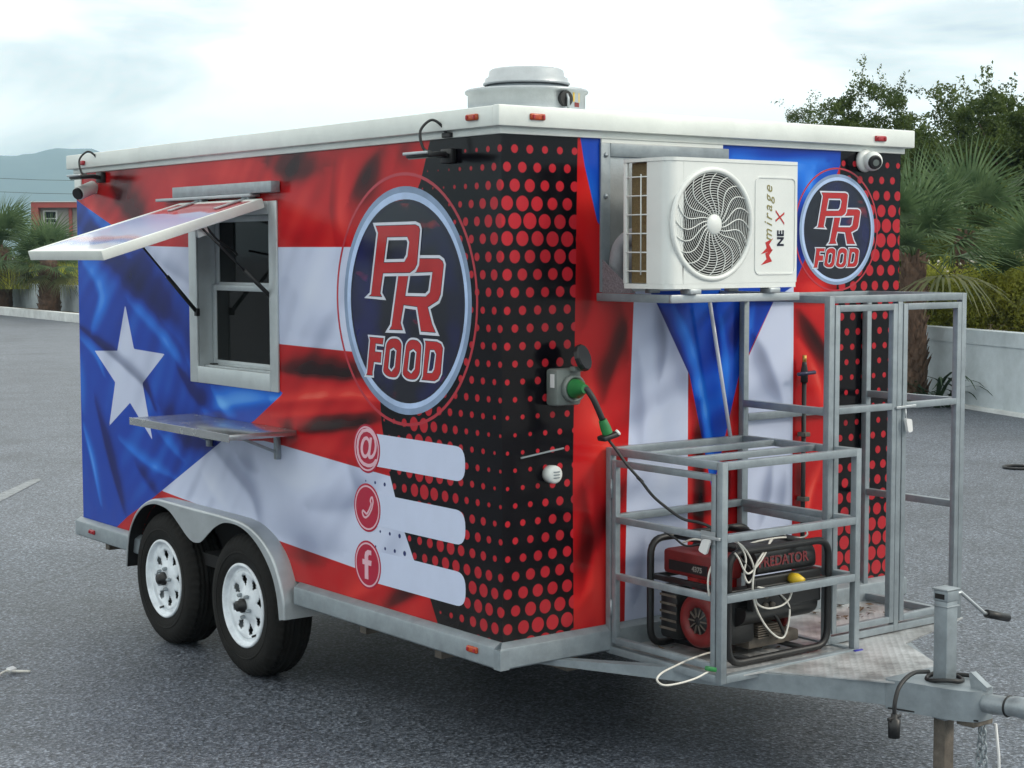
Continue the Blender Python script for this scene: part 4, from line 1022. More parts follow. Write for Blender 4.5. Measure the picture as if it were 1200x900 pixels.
MB().box((ax1 - .011, ay0 + .0125, az0 + .02), (ax1 - .001, ay1, az1 - .012), .002).build('end_panel', M_white, AC, 40)
MB().prism([rounded([(ax0 - .003, ay0 + .03), (ax0 + .03, ay0 - .003), (ax1 + .003, ay0 - .003), (ax1 + .003, ay1), (ax0 - .003, ay1)], .012, 4)], lambda u, v, d: (u, v, az1 - .0115 + d), .014).build('lid', M_white, AC, 40)
MB().prism([rounded([(ax0, ay0 + .03), (ax0 + .03, ay0), (ax1, ay0), (ax1, ay1), (ax0, ay1)], .01, 3)], lambda u, v, d: (u, v, az0 + d), .0195).build('base_pan', M_white, AC, 40)
MB().box((ax0, ay1 - .022, az0 + .02), (ax0 + .012, ay1, az1 - .012), .002).build('rear_post', M_white, AC, 40)
MB().box((ax0 + .025, ay0 + .12, az0 + .022), (ax0 + .05, ay1 - .024, az1 - .014)).build('coil', M_coil, AC)
MB().box((ax0 + .051, ay1 - .035, az0 + .022), (ax1 - .012, ay1 - .005, az1 - .014)).build('rear_coil', M_coil, AC)
for k in range(6):
    z = az0 + .07 + k * .075
    MB().tube([(ax0 + .004, ay0 + .124, z), (ax0 - .001, ay0 + .138, z), (ax0 - .001, ay1 - .03, z), (ax0 + .004, ay1 - .012, z)], .0028, 6).build('guard_wire', M_white, AC)
for y in (ay0 + .16,): MB().tube([(ax0 - .004, y, az0 + .055), (ax0 - .004, y, az1 - .06)], .0028, 6).build('guard_wire', M_white, AC)
MB().lathe([(.212, .012), (.206, .0), (.209, -.008), (.219, -.010), (.227, -.006), (.229, .001)], (fx, ay0, fz_), 'Y', 64, cap=False).build('fan_bezel', M_white, AC)
g = MB()
for k in range(17):
    r = .046 + k * .0098
    g.tube([(fx + r * math.cos(a), ay0 + .002 - .008 * math.cos(r / .212 * 1.5), fz_ + r * math.sin(a)) for a in np.linspace(0, 2 * math.pi, 48, endpoint=False)], .0016, 4, True)
for k in range(20):
    a0 = 2 * math.pi * k / 20; pts = []
    for j in range(9):
        t = j / 8; r = .04 + t * .168; a = a0 + .55 * math.sin(t * 2.6) * (1 - .25 * t)
        pts.append((fx + r * math.cos(a), ay0 - .001 - .008 * math.cos(r / .212 * 1.5), fz_ + r * math.sin(a)))
    g.tube(pts, .0024, 5)
fg = g.build('fan_guard', M_white, AC); fg['kind'] = 'stuff'
MB().lathe([(0, -.016), (.036, -.015), (.041, -.010), (.041, -.002)], (fx, ay0, fz_), 'Y', 32).build('guard_badge', M_white, AC)
MB().lathe([(.212, 0.0125), (.205, .09), (0, .09)], (fx, ay0, fz_), 'Y', 48).build('fan_shroud', M_dark, AC)
for k in range(3):
    a0 = R(20 + 120 * k)
    pl = [(fx + r * math.cos(a0 + d), fz_ + r * math.sin(a0 + d)) for r, d in ((.05, -.3), (.12, -.55), (.19, -.5), (.195, .1), (.15, .42), (.06, .45))]
    MB().prism([rounded(pl, .03, 3)], lambda u, v, d: (u, ay0 + .045 + d, v), .006).build('fan_blade', M_greybox, AC)
q0 = un(888, 322, 1, ay0); q1 = un(925, 208, 1, ay0)
lp = rounded([(q0[0] - .02, q0[2]), (1.176, q0[2]), (1.176, q1[2]), (q0[0] - .02, q1[2])], .03, 5)
MB().prism([lp, offset(lp, .006)], lambda u, v, d: (u, ay0 - .0035 + d, v), .004).build('badge_frame', M_white, AC)
tx = un(904, 265, 1, ay0)
M_ink = P_print('grey ink', (.10, .08, .07)); M_inkred = P_print('red ink', (.45, .02, .02)); M_olive = P_print('olive ink', (.25, .22, .08)); M_inkdk = P_print('faded red ink', (.16, .02, .025), var=.4, scale=30); M_inkgrey = P_print('faded grey ink', (.25, .24, .22))
text('brand_lettering', 'mirage', .066, basis((tx[0] - .018, ay0 - .0012, tx[2] + .050), (.0, 0, 1), (-1, 0, 0)), M_olive, AC, shear=.35, spacing=1.3)
for k in range(2):
    u0, v0 = tx[0] - .025, tx[2] - .10 + .045 * k
    MB().prism([[(u0 - .035, v0 - .06), (u0 + .03, v0 - .045), (u0 + .012, v0 - .02), (u0 + .035, v0 + .005), (u0 - .01, v0 - .012), (u0 - .002, v0 - .035)]], lambda u, v, d: (u, ay0 - .0012 + d, v), .001).build('brand_mark', M_inkred, AC)
text('model_lettering', 'NE', .052, basis((tx[0] + .055, ay0 - .0012, tx[2] - .050), (0, 0, 1), (-1, 0, 0)), M_pnavy, AC, bold=.002)
text('model_lettering', 'X', .074, basis((tx[0] + .052, ay0 - .0012, tx[2] + .032), (0, 0, 1), (-1, 0, 0)), M_inkred, AC, shear=.2)
for x in (.60, 1.05): MB().box((x - .03, ay0 - .012, az0 - .022), (x + .03, ay0 + .05, az0 - .001), .004).build('foot', M_alu, AC, 40)
for x in (.60, 1.05): MB().box((x - .03, ay1 - .04, az0 - .022), (x + .03, ay1 - .01, az0 - .001), .004).build('foot', M_alu, AC, 40)
HB = MB().tube(smooth_path([(.585, -.02, 1.93), (.565, -.045, 2.0), (.56, -.075, 2.07), (.575, -.12, 2.11), (.60, -.17, 2.12), (.62, -.20, 2.10)], 5), .033, 12).build('hose_bundle', M_foam, None)
tag(HB, 'thick grey insulated hose curving from the wall to the cooling unit', 'hose')
HB2 = MB().tube(smooth_path([(.635, -.02, 1.92), (.61, -.06, 1.98), (.60, -.11, 2.04), (.615, -.16, 2.06), (.64, -.20, 2.05)], 5), .028, 12).build('hose_bundle', M_foam, None)
tag(HB2, 'thinner grey insulated hose tucked behind the cooling unit casing', 'hose')

# ---- round exhaust fan on the roof
EF = empty('exhaust_fan'); tag(EF, 'round aluminium exhaust fan with stepped cap on the trailer roof', 'exhaust fan')
ex, ey = .904, 1.0
MB().lathe([(.30, 2.618), (.30, 2.64), (.278, 2.645), (.278, 2.788), (.290, 2.794), (.293, 2.803), (.288, 2.810), (.26, 2.812), (.18, 2.814)], (ex, ey, 0), 'Z', 64, cap=False).build('housing', M_alu, EF)
MB().lathe([(.185, 2.812), (.185, 2.836)], (ex, ey, 0), 'Z', 48).build('neck', M_galv2, EF)
MB().lathe([(.20, 2.834), (.206, 2.838), (.206, 2.844), (.197, 2.852), (.195, 2.866), (.180, 2.874), (.176, 2.902), (.165, 2.910), (.06, 2.915), (0, 2.915)], (ex, ey, 0), 'Z', 64, cap=False).build('cap', M_alu, EF)
rv, cv = Vector(_rt), Vector((-_fw[0], -_fw[1], 0)).normalized()
def on_fan(off, z, dr=0.0): return Vector((ex, ey, z)) + rv * off + cv * (math.sqrt(.278 ** 2 - off ** 2) + dr)
pt = on_fan(.172, 2.755)
ax_ = (pt - Vector((ex, ey, 2.755))).normalized()
MB().tube([pt - ax_ * .01, pt + ax_ * .02], .036, 20).build('conduit_port', M_black, EF)
MB().tube([pt + ax_ * .02 + Vector((0, 0, .02)), pt + ax_ * .03, pt + ax_ * .03 + Vector((0, 0, -.05))], .006, 6).build('conduit', M_alu, EF)
for (o0, o1, za, zb, m, nm) in ((.215, .246, 2.745, 2.788, M_yellow, 'warning_sticker'), (.222, .244, 2.722, 2.743, M_dred, 'red_sticker')):
    g = MB(); k = [g.bm.verts.new(on_fan(o, z, .0012)) for o, z in ((o0, za), (o1, za), (o1, zb), (o0, zb))]; g.bm.faces.new(k); g.build(nm, m, EF)

# ---- floodlights and cameras
def floodlight(y, z, label):
    o = empty('floodlight'); tag(o, label, 'floodlight', None)
    MB().box((-.03, y - .04, z - .03), (-.001, y + .04, z + .03), .006).build('wall_mount', M_black, o, 40)
    MB().bar((-.03, y, z), (-.09, y, z + .005), .05, .02, .004).build('arm', M_black, o, 40)
    MB().bar((-.08, y, z + .004), (-.172, y, z - .002), .17, .020, .006).build('lamp_body', M_black, o, 40)
    MB().bar((-.10, y, z - .0085), (-.168, y, z - .0145), .14, .004).build('lens', M_greybox, o)
    MB().box((-.186, y - .085, z + .000), (-.173, y + .085, z + .012), .003).build('front_edge', M_alu, o, 40)
    MB().tube(smooth_path([(-.02, y, z + .085), (-.05, y + .01, z + .13), (-.08, y + .035, z + .145), (-.12, y + .05, z + .10), (-.12, y + .03, z + .03), (-.10, y, z + .012)], 6), .006, 6).build('lead', M_cable, o)
    MB().box((-.03, y - .03, z + .075), (-.006, y + .03, z + .095), .004).build('cable_gland', M_black, o)
    return o
p = un(529, 183, 0, 0.0); floodlight(p[1], p[2], 'black floodlight on the dotted print beside the large emblem, cable looped above')
p = un(121, 208, 0, 0.0); floodlight(p[1], p[2], 'black floodlight at the star end of the trailer above a bullet camera')
SCM = empty('security_camera'); tag(SCM, 'white turret security camera on the dotted front wall above the small emblem', 'camera')
p = Vector(un(1021, 189, 1, -.04))
MB().lathe([(.0, 0), (.052, 0), (.055, -.010), (.050, -.024), (.03, -.03)], (p.x - .012, -.001, p.z + .004), 'Y', 28).build('mount', M_white, SCM)
g = MB(); bmesh.ops.create_uvsphere(g.bm, u_segments=24, v_segments=16, radius=.046, matrix=Matrix.Translation((p.x - .004, -.052, p.z)))
g.build('ball', M_white, SCM, 60)
d = Vector((-.45, -.80, -.20)).normalized(); c = Vector((p.x - .004, -.052, p.z))
MB().tube([c + d * .030, c + d * .048], [.034, .028], 20).build('lens_ring', M_black, SCM)
MB().tube([c + d * .046, c + d * .050], [.016, .015], 14).build('lens', M_greybox, SCM)
BC = empty('security_camera'); tag(BC, 'white bullet security camera with black lens under the rear corner floodlight', 'camera')
p = Vector(un(96, 225, 0, -.10)); d = Vector((-.85, -.38, -.30)).normalized()
MB().tube([p - d * .10, p + d * .03], .038, 20).build('body', M_white, BC, 40)
MB().tube([p + d * .03, p + d * .045], [.034, .032], 20).build('lens', M_black, BC, 40)
MB().bar(Vector((0.0, p.y + .03, p.z + .01)), p - d * .05, .03, .03, .004).build('bracket', M_white, BC, 40)

# ---- generator inside the cage
GN = empty('generator'); tag(GN, 'black and red portable generator with tube frame standing inside the low cage', 'generator')
gx0, gx1, gy0, gy1, gz0, gz1 = .668, 1.252, -.612, -.150, .399, .848
def hoop(y):
    q = rounded([(gx0, gz0), (gx1, gz0), (gx1, gz1), (gx0, gz1)], .075, 6)
    return MB().tube([(a, y, b) for a, b in q], .0155, 10, True)
for y in (gy0, gy1): hoop(y).build('frame_hoop', M_black, GN)
for x in (gx0 + .13, gx1 - .13):
    MB().tube([(x, gy0, gz1), (x, gy1, gz1)], .012, 8).build('cross_tube', M_black, GN)
    MB().tube([(x, gy0, gz0 + .002), (x, gy1, gz0 + .002)], .012, 8).build('cross_tube', M_black, GN)
M_tank = mat('worn black tank', (.012, .013, .014), .42, 0, .5, 14)
for y in (gy0 - .002,): MB().box((gx0, y, .675), (gx1, y + .02, .695), .003).build('side_rail', M_tank, GN)
MB().box((gx0 + .02, gy1 + .0, .675), (gx1 - .02, gy1 + .02, .695), .003).build('side_rail', M_tank, GN)
MB().box((gx0 - .004, gy0 + .02, .680), (gx0 + .02, gy1 - .02, .702), .003).build('end_rail', M_tank, GN)
TK = MB().prism([rounded([(gy0 + .03, .730), (gy1 - .03, .730), (gy1 - .04, .815), (gy1 - .10, .845), (gy0 + .10, .845), (gy0 + .035, .812)], .03, 4)], lambda u, v, d: (.865 + d, u, v), .345).build('fuel_tank', M_tank, GN, 40)
MB().tube([(1.03, -.38, .83), (1.03, -.38, .862)], .035, 16).build('fuel_cap', M_black, TK)
sl = Vector((0, .05, .085)).normalized()
text('tank_lettering', 'PREDATOR', .058, basis((1.015, gy0 + .0300, .782), (1, 0, 0), (0, .06, 1)), M_inkdk, TK, bold=.0012)
MB().tube([(1.200, gy1 - .14, .745), (1.232, gy1 - .14, .745)], .075, 20).build('tank_end', M_dred, TK)
RC = MB().box((.70, -.50, .708), (.862, -.19, .812), .016).build('air_cleaner', M_dred, GN, 40)
MB().box((.6975, -.46, .728), (.6995, -.23, .770)).build('name_plate', M_black, RC)
text('power_lettering', '4375', .030, basis((.6970, -.40, .748), (0, -1, 0), (0, 0, 1)), M_inkgrey, RC, bold=.001)
PN = MB().box((.82, gy0 + .010, .590), (1.222, gy0 + .05, .728), .006).build('control_panel', M_tank, GN, 40)
MB().box((.835, gy0 + .0085, .600), (1.208, gy0 + .0105, .720)).build('panel_face', M_black, PN)
for x, z in ((.885, .612), (.925, .612), (.885, .65), (1.175, .66), (.985, .655)): MB().lathe([(0, -.014), (.010, -.014), (.012, 0)], (x, gy0 + .010, z), 'Y', 12).build('outlet', M_dirt, PN)
for k in range(3): MB().box((1.08 + .03 * k, gy0 + .005, .668), (1.092 + .03 * k, gy0 + .0085, .686), .002).build('switch', M_greybox, PN)
text('panel_lettering', '3500', .022, basis((.875, gy0 + .0082, .682), (1, 0, 0), (0, 0, 1)), M_inkgrey, PN)
MB().prism([rounded([(gy0 + .03, .60), (gy1 - .05, .60), (gy1 - .05, .55), (gy1 - .09, .515), (gy0 + .09, .515), (gy0 + .035, .55)], .03, 4)], lambda u, v, d: (.80 + d, u, v), .425).build('alternator_housing', M_tank, GN, 40)
EB = MB().box((.76, -.52, .44), (.92, -.26, .64), .02).build('engine_block', M_tank, GN, 40)
for k in range(6): MB().box((.925, -.53, .452 + .010 * k), (1.05, -.30, .4555 + .010 * k)).build('cooling_fin', M_dirt, EB)
MB().tube([(.98, -.545, .47), (1.08, -.54, .455)], .012, 8).build('drain_bolt', M_dirt, EB)
MB().tube(smooth_path([(.93, -.55, .60), (.99, -.57, .54), (1.04, -.56, .47), (1.10, -.50, .44)], 5), .007, 6).build('fuel_hose', M_black, EB)
MB().box((.70, -.28, .43), (.80, -.17, .66), .02).build('muffler', M_tank, GN, 40)
for k in range(5): MB().box((.698, -.275, .47 + .035 * k), (.7005, -.175, .48 + .035 * k)).build('muffler_slot', M_dirt, GN)
rc = (.705, -.435, .545)
MB().lathe([(.055, -.03), (.062, -.042), (.098, -.042), (.110, -.030), (.112, .035), (.06, .035)], rc, 'X', 40, cap=False).build('recoil_cover', M_dred, GN)
MB().lathe([(.0, -.032), (.058, -.030), (.066, -.02), (.066, .01)], rc, 'X', 32).build('recoil_grille', M_black, GN)
for k in range(10):
    a = 2 * math.pi * k / 10
    MB().bar((rc[0] - .035, rc[1] + .018 * math.cos(a), rc[2] + .018 * math.sin(a)), (rc[0] - .033, rc[1] + .055 * math.cos(a), rc[2] + .055 * math.sin(a)), .007, .005).build('grille_rib', M_dirt, GN)
MB().box((.90, -.50, .405), (1.20, -.26, .455), .01).build('engine_foot', M_dirt, GN, 40)
MB().tube([(1.16, -.40, .50), (1.19, -.40, .50)], .055, 20).build('end_cover', M_dred, GN)
MB().tube([(1.040, gy0 + .01, .705), (1.040, gy0 - .02, .705), (1.052, gy0 - .05, .698)], [.024, .025, .014], 14).build('yellow_plug', M_yellow, None)
tag(bpy.data.objects['yellow_plug'], 'yellow plug pushed into the generator control panel', 'plug')
# dirt and leaves on the deck
M_leaf_dead = mat('dead leaf', (.10, .06, .03), .8, 0, .4, 20)
g = MB()
for k in range(70):
    x, y = random.uniform(.62, 2.1), random.uniform(-.55, -.06)
    if random.random() < .4: x, y = random.uniform(1.7, 2.05), random.uniform(-.3, -.06)
    a = random.uniform(0, 6.28); s_ = random.uniform(.008, .028)
    v = [g.bm.verts.new((x + s_ * math.cos(a + b) * k_, y + s_ * math.sin(a + b) * k_, .3835 + random.uniform(0, .012))) for b, k_ in ((0, 1), (1.57, .5), (3.14, 1), (4.71, .5))]
    g.bm.faces.new(v)
o = g.build('leaf_litter', M_leaf_dead); tag(o, 'dead leaves and dirt scattered on the chequer plate deck', 'leaf litter'); o['kind'] = 'stuff'

# ---- cords
PL = empty('power_cord'); tag(PL, 'green plug with dark cord running from the grey wall inlet to the generator', 'power cord')
e0 = Vector((.300, -.085, 1.495))
e1 = Vector(un(686, 456, 1, -.19)); e2 = Vector(un(701, 480, 1, -.22)); e3 = Vector(un(706, 492, 1, -.225))
MB().tube([e0, e0.lerp(e1, .35), e0.lerp(e1, .75), e1], [.040, .040, .024, .018], 16).build('plug', M_green, PL, 40)
MB().tube(smooth_path([e0.lerp(e1, .9), e1 + Vector((.01, 0, -.004)), Vector(un(695, 467, 1, -.21)), e2, e3], 5), .013, 10).build('cord', M_cable, PL)
e4 = Vector(un(712, 508, 1, -.23))
MB().tube([e3, e3.lerp(e4, .6), e4], [.017, .022, .022], 12).build('connector', M_green, PL, 40)
MB().obox(e4 + Vector((.005, 0, -.012)), (.085, .05, .022), Matrix.Rotation(R(-12), 3, 'Y'), .007).build('adapter', M_black, PL, 40)
MB().tube([e4 + Vector((.038, -.012, -.002)), e4 + Vector((.046, -.014, .004))], .014, 10).build('switch', M_sticker, PL)
cp = [e4 + Vector((0, 0, -.02))] + [Vector(un(x, y, 1, v)) for x, y, v in ((722, 527, -.26), (735, 545, -.30), (750, 562, -.34), (764, 580, -.38), (780, 594, -.42), (800, 608, -.47), (818, 612, -.53), (833, 618, -.58), (842, 628, -.62), (850, 640, -.62))]
MB().tube(smooth_path(cp, 5), .0062, 8).build('lead', M_cable, PL)
MB().bar(cp[3] - Vector((.015, 0, -.012)), cp[3] + Vector((.015, 0, -.012)), .012, .012, .003).build('cable_tie', M_black, PL)
def cord(name, pts, label, r=.0042, m=None):
    o = MB().tube(smooth_path(pts, 6), r, 6).build(name, m or M_wcable, None); tag(o, label, 'cord'); return o
U = lambda L: [Vector(un(x, y, 1, v)) for x, y, v in L]
cord('white_cord', U([(853, 765, -.40), (835, 764, -.45), (810, 772, -.55), (790, 781, -.64), (775, 789, -.705), (770, 797, -.72), (778, 803, -.725), (795, 801, -.722), (815, 795, -.715), (832, 786, -.712)]), 'white cord looping out under the low cage door to a green connector')
gc = Vector(un(833, 784, 1, -.712)); o = MB().obox(gc, (.05, .022, .018), Matrix.Rotation(R(15), 3, 'Y'), .005).build('cord_connector', M_green, None, 40); tag(o, 'small green connector resting on the bottom rail of the low cage', 'connector')
cord('white_cord', U([(905, 632, -.50), (893, 650, -.63), (885, 665, -.65), (882, 690, -.655), (886, 712, -.655), (897, 733, -.655), (910, 746, -.655), (919, 746, -.655), (924, 730, -.655), (925, 712, -.655), (918, 700, -.655), (905, 692, -.655), (888, 688, -.655)]), 'white cord hanging in a long loop in front of the generator panel')
cord('white_cord', U([(903, 632, -.50), (897, 648, -.62), (888, 662, -.64), (878, 672, -.65), (872, 668, -.65), (866, 655, -.64), (861, 648, -.62)]), 'white cord draped over the generator tank beside the cage post')
cord('white_cord', U([(928, 694, -.665), (924, 703, -.668), (915, 710, -.665), (900, 713, -.66), (888, 708, -.655), (884, 696, -.65)]), 'white cord running from the yellow plug in a short curve')
cord('white_cord', U([(845, 640, -.60), (838, 655, -.62), (831, 672, -.64), (830, 690, -.64), (834, 705, -.63), (842, 722, -.60)]), 'white cord hanging beside the red recoil starter')
cord('white_cord', U([(870, 640, -.45), (890, 634, -.48), (915, 630, -.50), (940, 630, -.50), (946, 624, -.48), (935, 618, -.45), (915, 622, -.42), (925, 634, -.50), (905, 640, -.52), (880, 646, -.52)]), 'white cord bundled on top of the generator tank')
cord('white_cord', U([(857, 628, -.60), (868, 640, -.62), (874, 655, -.635), (872, 672, -.64), (877, 683, -.645), (884, 672, -.645), (880, 655, -.64), (870, 640, -.62), (860, 634, -.58)]), 'white cord twisted into a small loop right beside the cage post')
cord('white_cord', U([(800, 636, -.33), (815, 632, -.38), (838, 637, -.44), (862, 642, -.48), (890, 640, -.47), (925, 637, -.46), (948, 633, -.44)]), 'white cord lying flat along the top of the generator frame')
cord('dark_cord', U([(905, 688, -.64), (912, 696, -.655), (920, 706, -.66), (926, 714, -.655)]), 'short dark cord hanging below the yellow plug', .004, M_cable)
cord('dark_cord', U([(862, 640, -.58), (868, 655, -.63), (880, 668, -.64), (884, 690, -.645), (882, 706, -.645)]), 'dark cord running down across the generator panel', .004, M_cable)
cord('dark_cord', U([(775, 621, -.30), (790, 630, -.34), (805, 640, -.40), (830, 636, -.48), (850, 640, -.55)]), 'thin dark cord lying across the top of the generator frame', .0045, M_cable)

# ================================================================== VEGETATION AND DISTANCE
def foliage_mat(name, dark, light, scale=.8, trans=.25):
    m = bpy.data.materials.new(name); m.use_nodes = True
    n, l = m.node_tree.nodes, m.node_tree.links; p = n['Principled BSDF']; o = n['Material Output']
    c = n.new('ShaderNodeTexCoord'); t = n.new('ShaderNodeTexNoise'); t.inputs['Scale'].default_value = scale; t.inputs['Detail'].default_value = 8; t.inputs['Roughness'].default_value = .7
    l.new(c.outputs['Object'], t.inputs['Vector'])
    r = n.new('ShaderNodeValToRGB'); r.color_ramp.elements[0].position = .35; r.color_ramp.elements[1].position = .66
    r.color_ramp.elements[0].color = (*dark, 1); r.color_ramp.elements[1].color = (*light, 1)
    l.new(t.outputs[0], r.inputs[0]); l.new(r.outputs[0], p.inputs['Base Color'])
    p.inputs['Roughness'].default_value = .6; p.inputs['Specular IOR Level'].default_value = .3
    tr = n.new('ShaderNodeBsdfTranslucent'); l.new(r.outputs[0], tr.inputs[0])
    mx = n.new('ShaderNodeMixShader'); mx.inputs[0].default_value = trans
    l.new(p.outputs[0], mx.inputs[1]); l.new(tr.outputs[0], mx.inputs[2]); l.new(mx.outputs[0], o.inputs[0])
    return m
M_tree = foliage_mat('tree leaves', (.020, .045, .010), (.12, .165, .035), 1.4, .35)
M_bush = foliage_mat('bush leaves', (.055, .09, .02), (.18, .22, .05), .9, .3)
M_weed = foliage_mat('yellow weeds', (.17, .20, .03), (.52, .52, .09), 1.3, .4)
M_palm = foliage_mat('palm fronds', (.040, .085, .035), (.15, .22, .10), 2.5, .3)
M_palm2 = foliage_mat('dry palm fronds', (.05, .07, .03), (.14, .14, .06), 2.5, .2)
M_agave = foliage_mat('strap leaves', (.012, .030, .014), (.035, .065, .030), 6, .15)
M_bark = mat('bark', (.075, .055, .04), .9, 0, .35, 6, .6, 14)
M_boot = mat('palm boots', (.10, .060, .040), .9, 0, .45, 9, .6, 30)
M_flower = mat('white flowers', (.55, .53, .45), .7, 0, .15, 8)

RNG = np.random.default_rng(5)
def leaf_quads(centers, size, aspect=.5, up=.3):
    """one rhombic leaf per centre"""
    n = len(centers)
    d = RNG.normal(size=(n, 3)); d /= np.linalg.norm(d, axis=1)[:, None]
    w = RNG.normal(size=(n, 3)); w[:, 2] += up; w -= (w * d).sum(1)[:, None] * d; w /= np.linalg.norm(w, axis=1)[:, None]
    s = size * RNG.uniform(.6, 1.35, (n, 1))
    b = np.cross(d, w)
    V = np.stack([centers - d * s * .5, centers + w * s * aspect * .5 + b * s * .06, centers + d * s * .5, centers - w * s * aspect * .5 + b * s * .06], 1).reshape(-1, 3)
    return V, np.arange(4 * n).reshape(-1, 4)
def clump(c, r, n):
    q = RNG.normal(size=(n, 3)); q /= np.linalg.norm(q, axis=1)[:, None]
    return np.asarray(c) + q * np.asarray(r) * RNG.uniform(.25, 1.0, (n, 1)) ** .6

def tree(name, base, height, spread, label, seed, leaf=.10, nl=9000, low=.25, group=None, mtl=None):
    rnd = random.Random(seed)
    root = empty(name, base); tag(root, label, 'tree', group)
    g = MB(); lean = rnd.uniform(-.06, .06)
    tp = [(lean * h * 2, lean * h, h) for h in np.linspace(0, height * .55, 6)]
    g.tube(tp, [.11 * height / 6 * (1 - .11 * k) for k in range(6)], 8)
    ends = []
    limbs = []
    for k in range(9):
        h = height * rnd.uniform(.12, .5); a = 2 * math.pi * k / 9 + rnd.uniform(-.4, .4)
        L = spread * rnd.uniform(.55, 1.0); up = height * rnd.uniform(.15, .45)
        p0 = Vector((lean * h * 2, lean * h, h)); p2 = p0 + Vector((math.cos(a) * L, math.sin(a) * L, up)); p1 = p0.lerp(p2, .5) + Vector((0, 0, -.12 * L))
        limbs.append((smooth_path([p0, p1, p2], 4), .045 * height / 6)); ends += [p1, p2, p1.lerp(p2, .5)]
    ends += [Vector(tp[-1]) + Vector((rnd.uniform(-.4, .4) * spread * .7, rnd.uniform(-.4, .4) * spread * .7, height * rnd.uniform(.1, .38))) for _ in range(7)]
    for q in ends[-7:]: limbs.append(([Vector(tp[-2]), Vector(tp[-1]).lerp(q, .5), q], .03 * height / 6))
    g.build('trunk', M_bark, root)
    for q, r in limbs: MB().tube(q, [r * (1 - .75 * i / (len(q) - 1)) for i in range(len(q))], 6).build('limb', M_bark, root)
    cs = []; per = max(20, nl // (len(ends) * 4))
    for e in ends:
        for _ in range(4):
            o = np.array(e) + RNG.normal(size=3) * spread * .17
            o[2] = min(max(o[2], height * low), height * .97)
            cs.append(clump(o, np.array([1, 1, .75]) * spread * rnd.uniform(.10, .24), per))
            # thin sprigs reaching out of the clump
            d = RNG.normal(size=3); d[2] = abs(d[2]) + .4; d /= np.linalg.norm(d)
            t = RNG.uniform(0, 1, (per // 4, 1)); cs.append(o + d * spread * .42 * t + RNG.normal(size=(per // 4, 3)) * .05)
    V, F = leaf_quads(np.concatenate(cs), leaf)
    np_mesh('crown', V, F, mtl or M_tree, root)
    return root
TG = 'trees beyond the perimeter wall'
for i, (px, D, hgt, sp, nl, lab, lf) in enumerate((
        (930, 42, 5.55, 1.6, 26000, 'sparse feathery tree showing above the roof beside the taller bushy tree', .06),
        (1010, 41, 6.0, 1.9, 40000, 'tall bushy tree rising above the trailer roof corner', .08),
        (1075, 40, 5.2, 1.8, 42000, 'dark tree standing behind the fan palm at the trailer corner', .08),
        (1145, 37, 5.35, 2.0, 46000, 'dense dark tree behind the wall with a pointed top', .08),
        (1200, 36, 5.1, 1.9, 46000, 'dense dark tree partly cut off beyond the wall', .08),
        (1265, 38, 5.6, 2.2, 9000, 'broad dark tree further along the wall, mostly out of view', .13),
        (1110, 45, 4.3, 2.3, 12000, 'low wide tree filling the gap behind the palms', .13))):
    tree('broadleaf_tree', at(px, D, GZ + .85), hgt - .8, sp, lab, 20 + i, lf, nl, .06, TG)

# undergrowth behind the wall, one tangled mass each
sr = random.Random(3)
def undergrowth(name, spots, n, leaf, m, label):
    cs = []
    for base, r, h in spots:
        base = np.array(base)
        for _ in range(9):
            c = base + np.array([RNG.uniform(-r, r) * .7, RNG.uniform(-r, r) * .7, RNG.uniform(.15, .8) * h])
            cs.append(clump(c, np.array([.45 * r, .45 * r, .32 * h]), n // 9))
            d = RNG.normal(size=3); d[2] = abs(d[2]) + .6; d /= np.linalg.norm(d)
            cs.append(c + d * h * .55 * RNG.uniform(0, 1, (n // 50, 1)) + RNG.normal(size=(n // 50, 3)) * .04)
    V, F = leaf_quads(np.concatenate(cs), leaf); o = np_mesh(name, V, F, m); tag(o, label, 'undergrowth'); o['kind'] = 'stuff'
undergrowth('weedy_undergrowth', [(at(px, 25.9 + sr.uniform(0, .5), GZ + .88), sr.uniform(.5, .75), sr.uniform(.8, 1.15)) for px in range(1050, 1300, 15)], 4200, .055, M_weed, 'yellow green weeds spilling over the pale wall below the fan palms')
undergrowth('dark_undergrowth', [(at(px, 30.5 + sr.uniform(0, 1.5), GZ + .88), sr.uniform(.8, 1.1), sr.uniform(1.5, 2.1)) for px in range(880, 1310, 28)], 3600, .075, M_bush, 'dark green undergrowth between the weeds and the trees')
undergrowth('distant_undergrowth', [(at(px, 74 + sr.uniform(0, 3), GZ + .88), sr.uniform(1.0, 1.5), sr.uniform(1.2, 2.0)) for px in range(-60, 140, 15)], 1800, .12, M_bush, 'distant green undergrowth behind the young palms')
g = MB()
for k in range(26):
    p = at(sr.uniform(1085, 1150), 26.6 + sr.uniform(0, .6), GZ + sr.uniform(1.65, 2.05))
    bmesh.ops.create_icosphere(g.bm, subdivisions=1, radius=sr.uniform(.02, .045), matrix=Matrix.Translation(p))
o = g.build('white_blossom', M_flower); tag(o, 'scattered white blossoms on the shrubs above the wall', 'blossom'); o['kind'] = 'stuff'

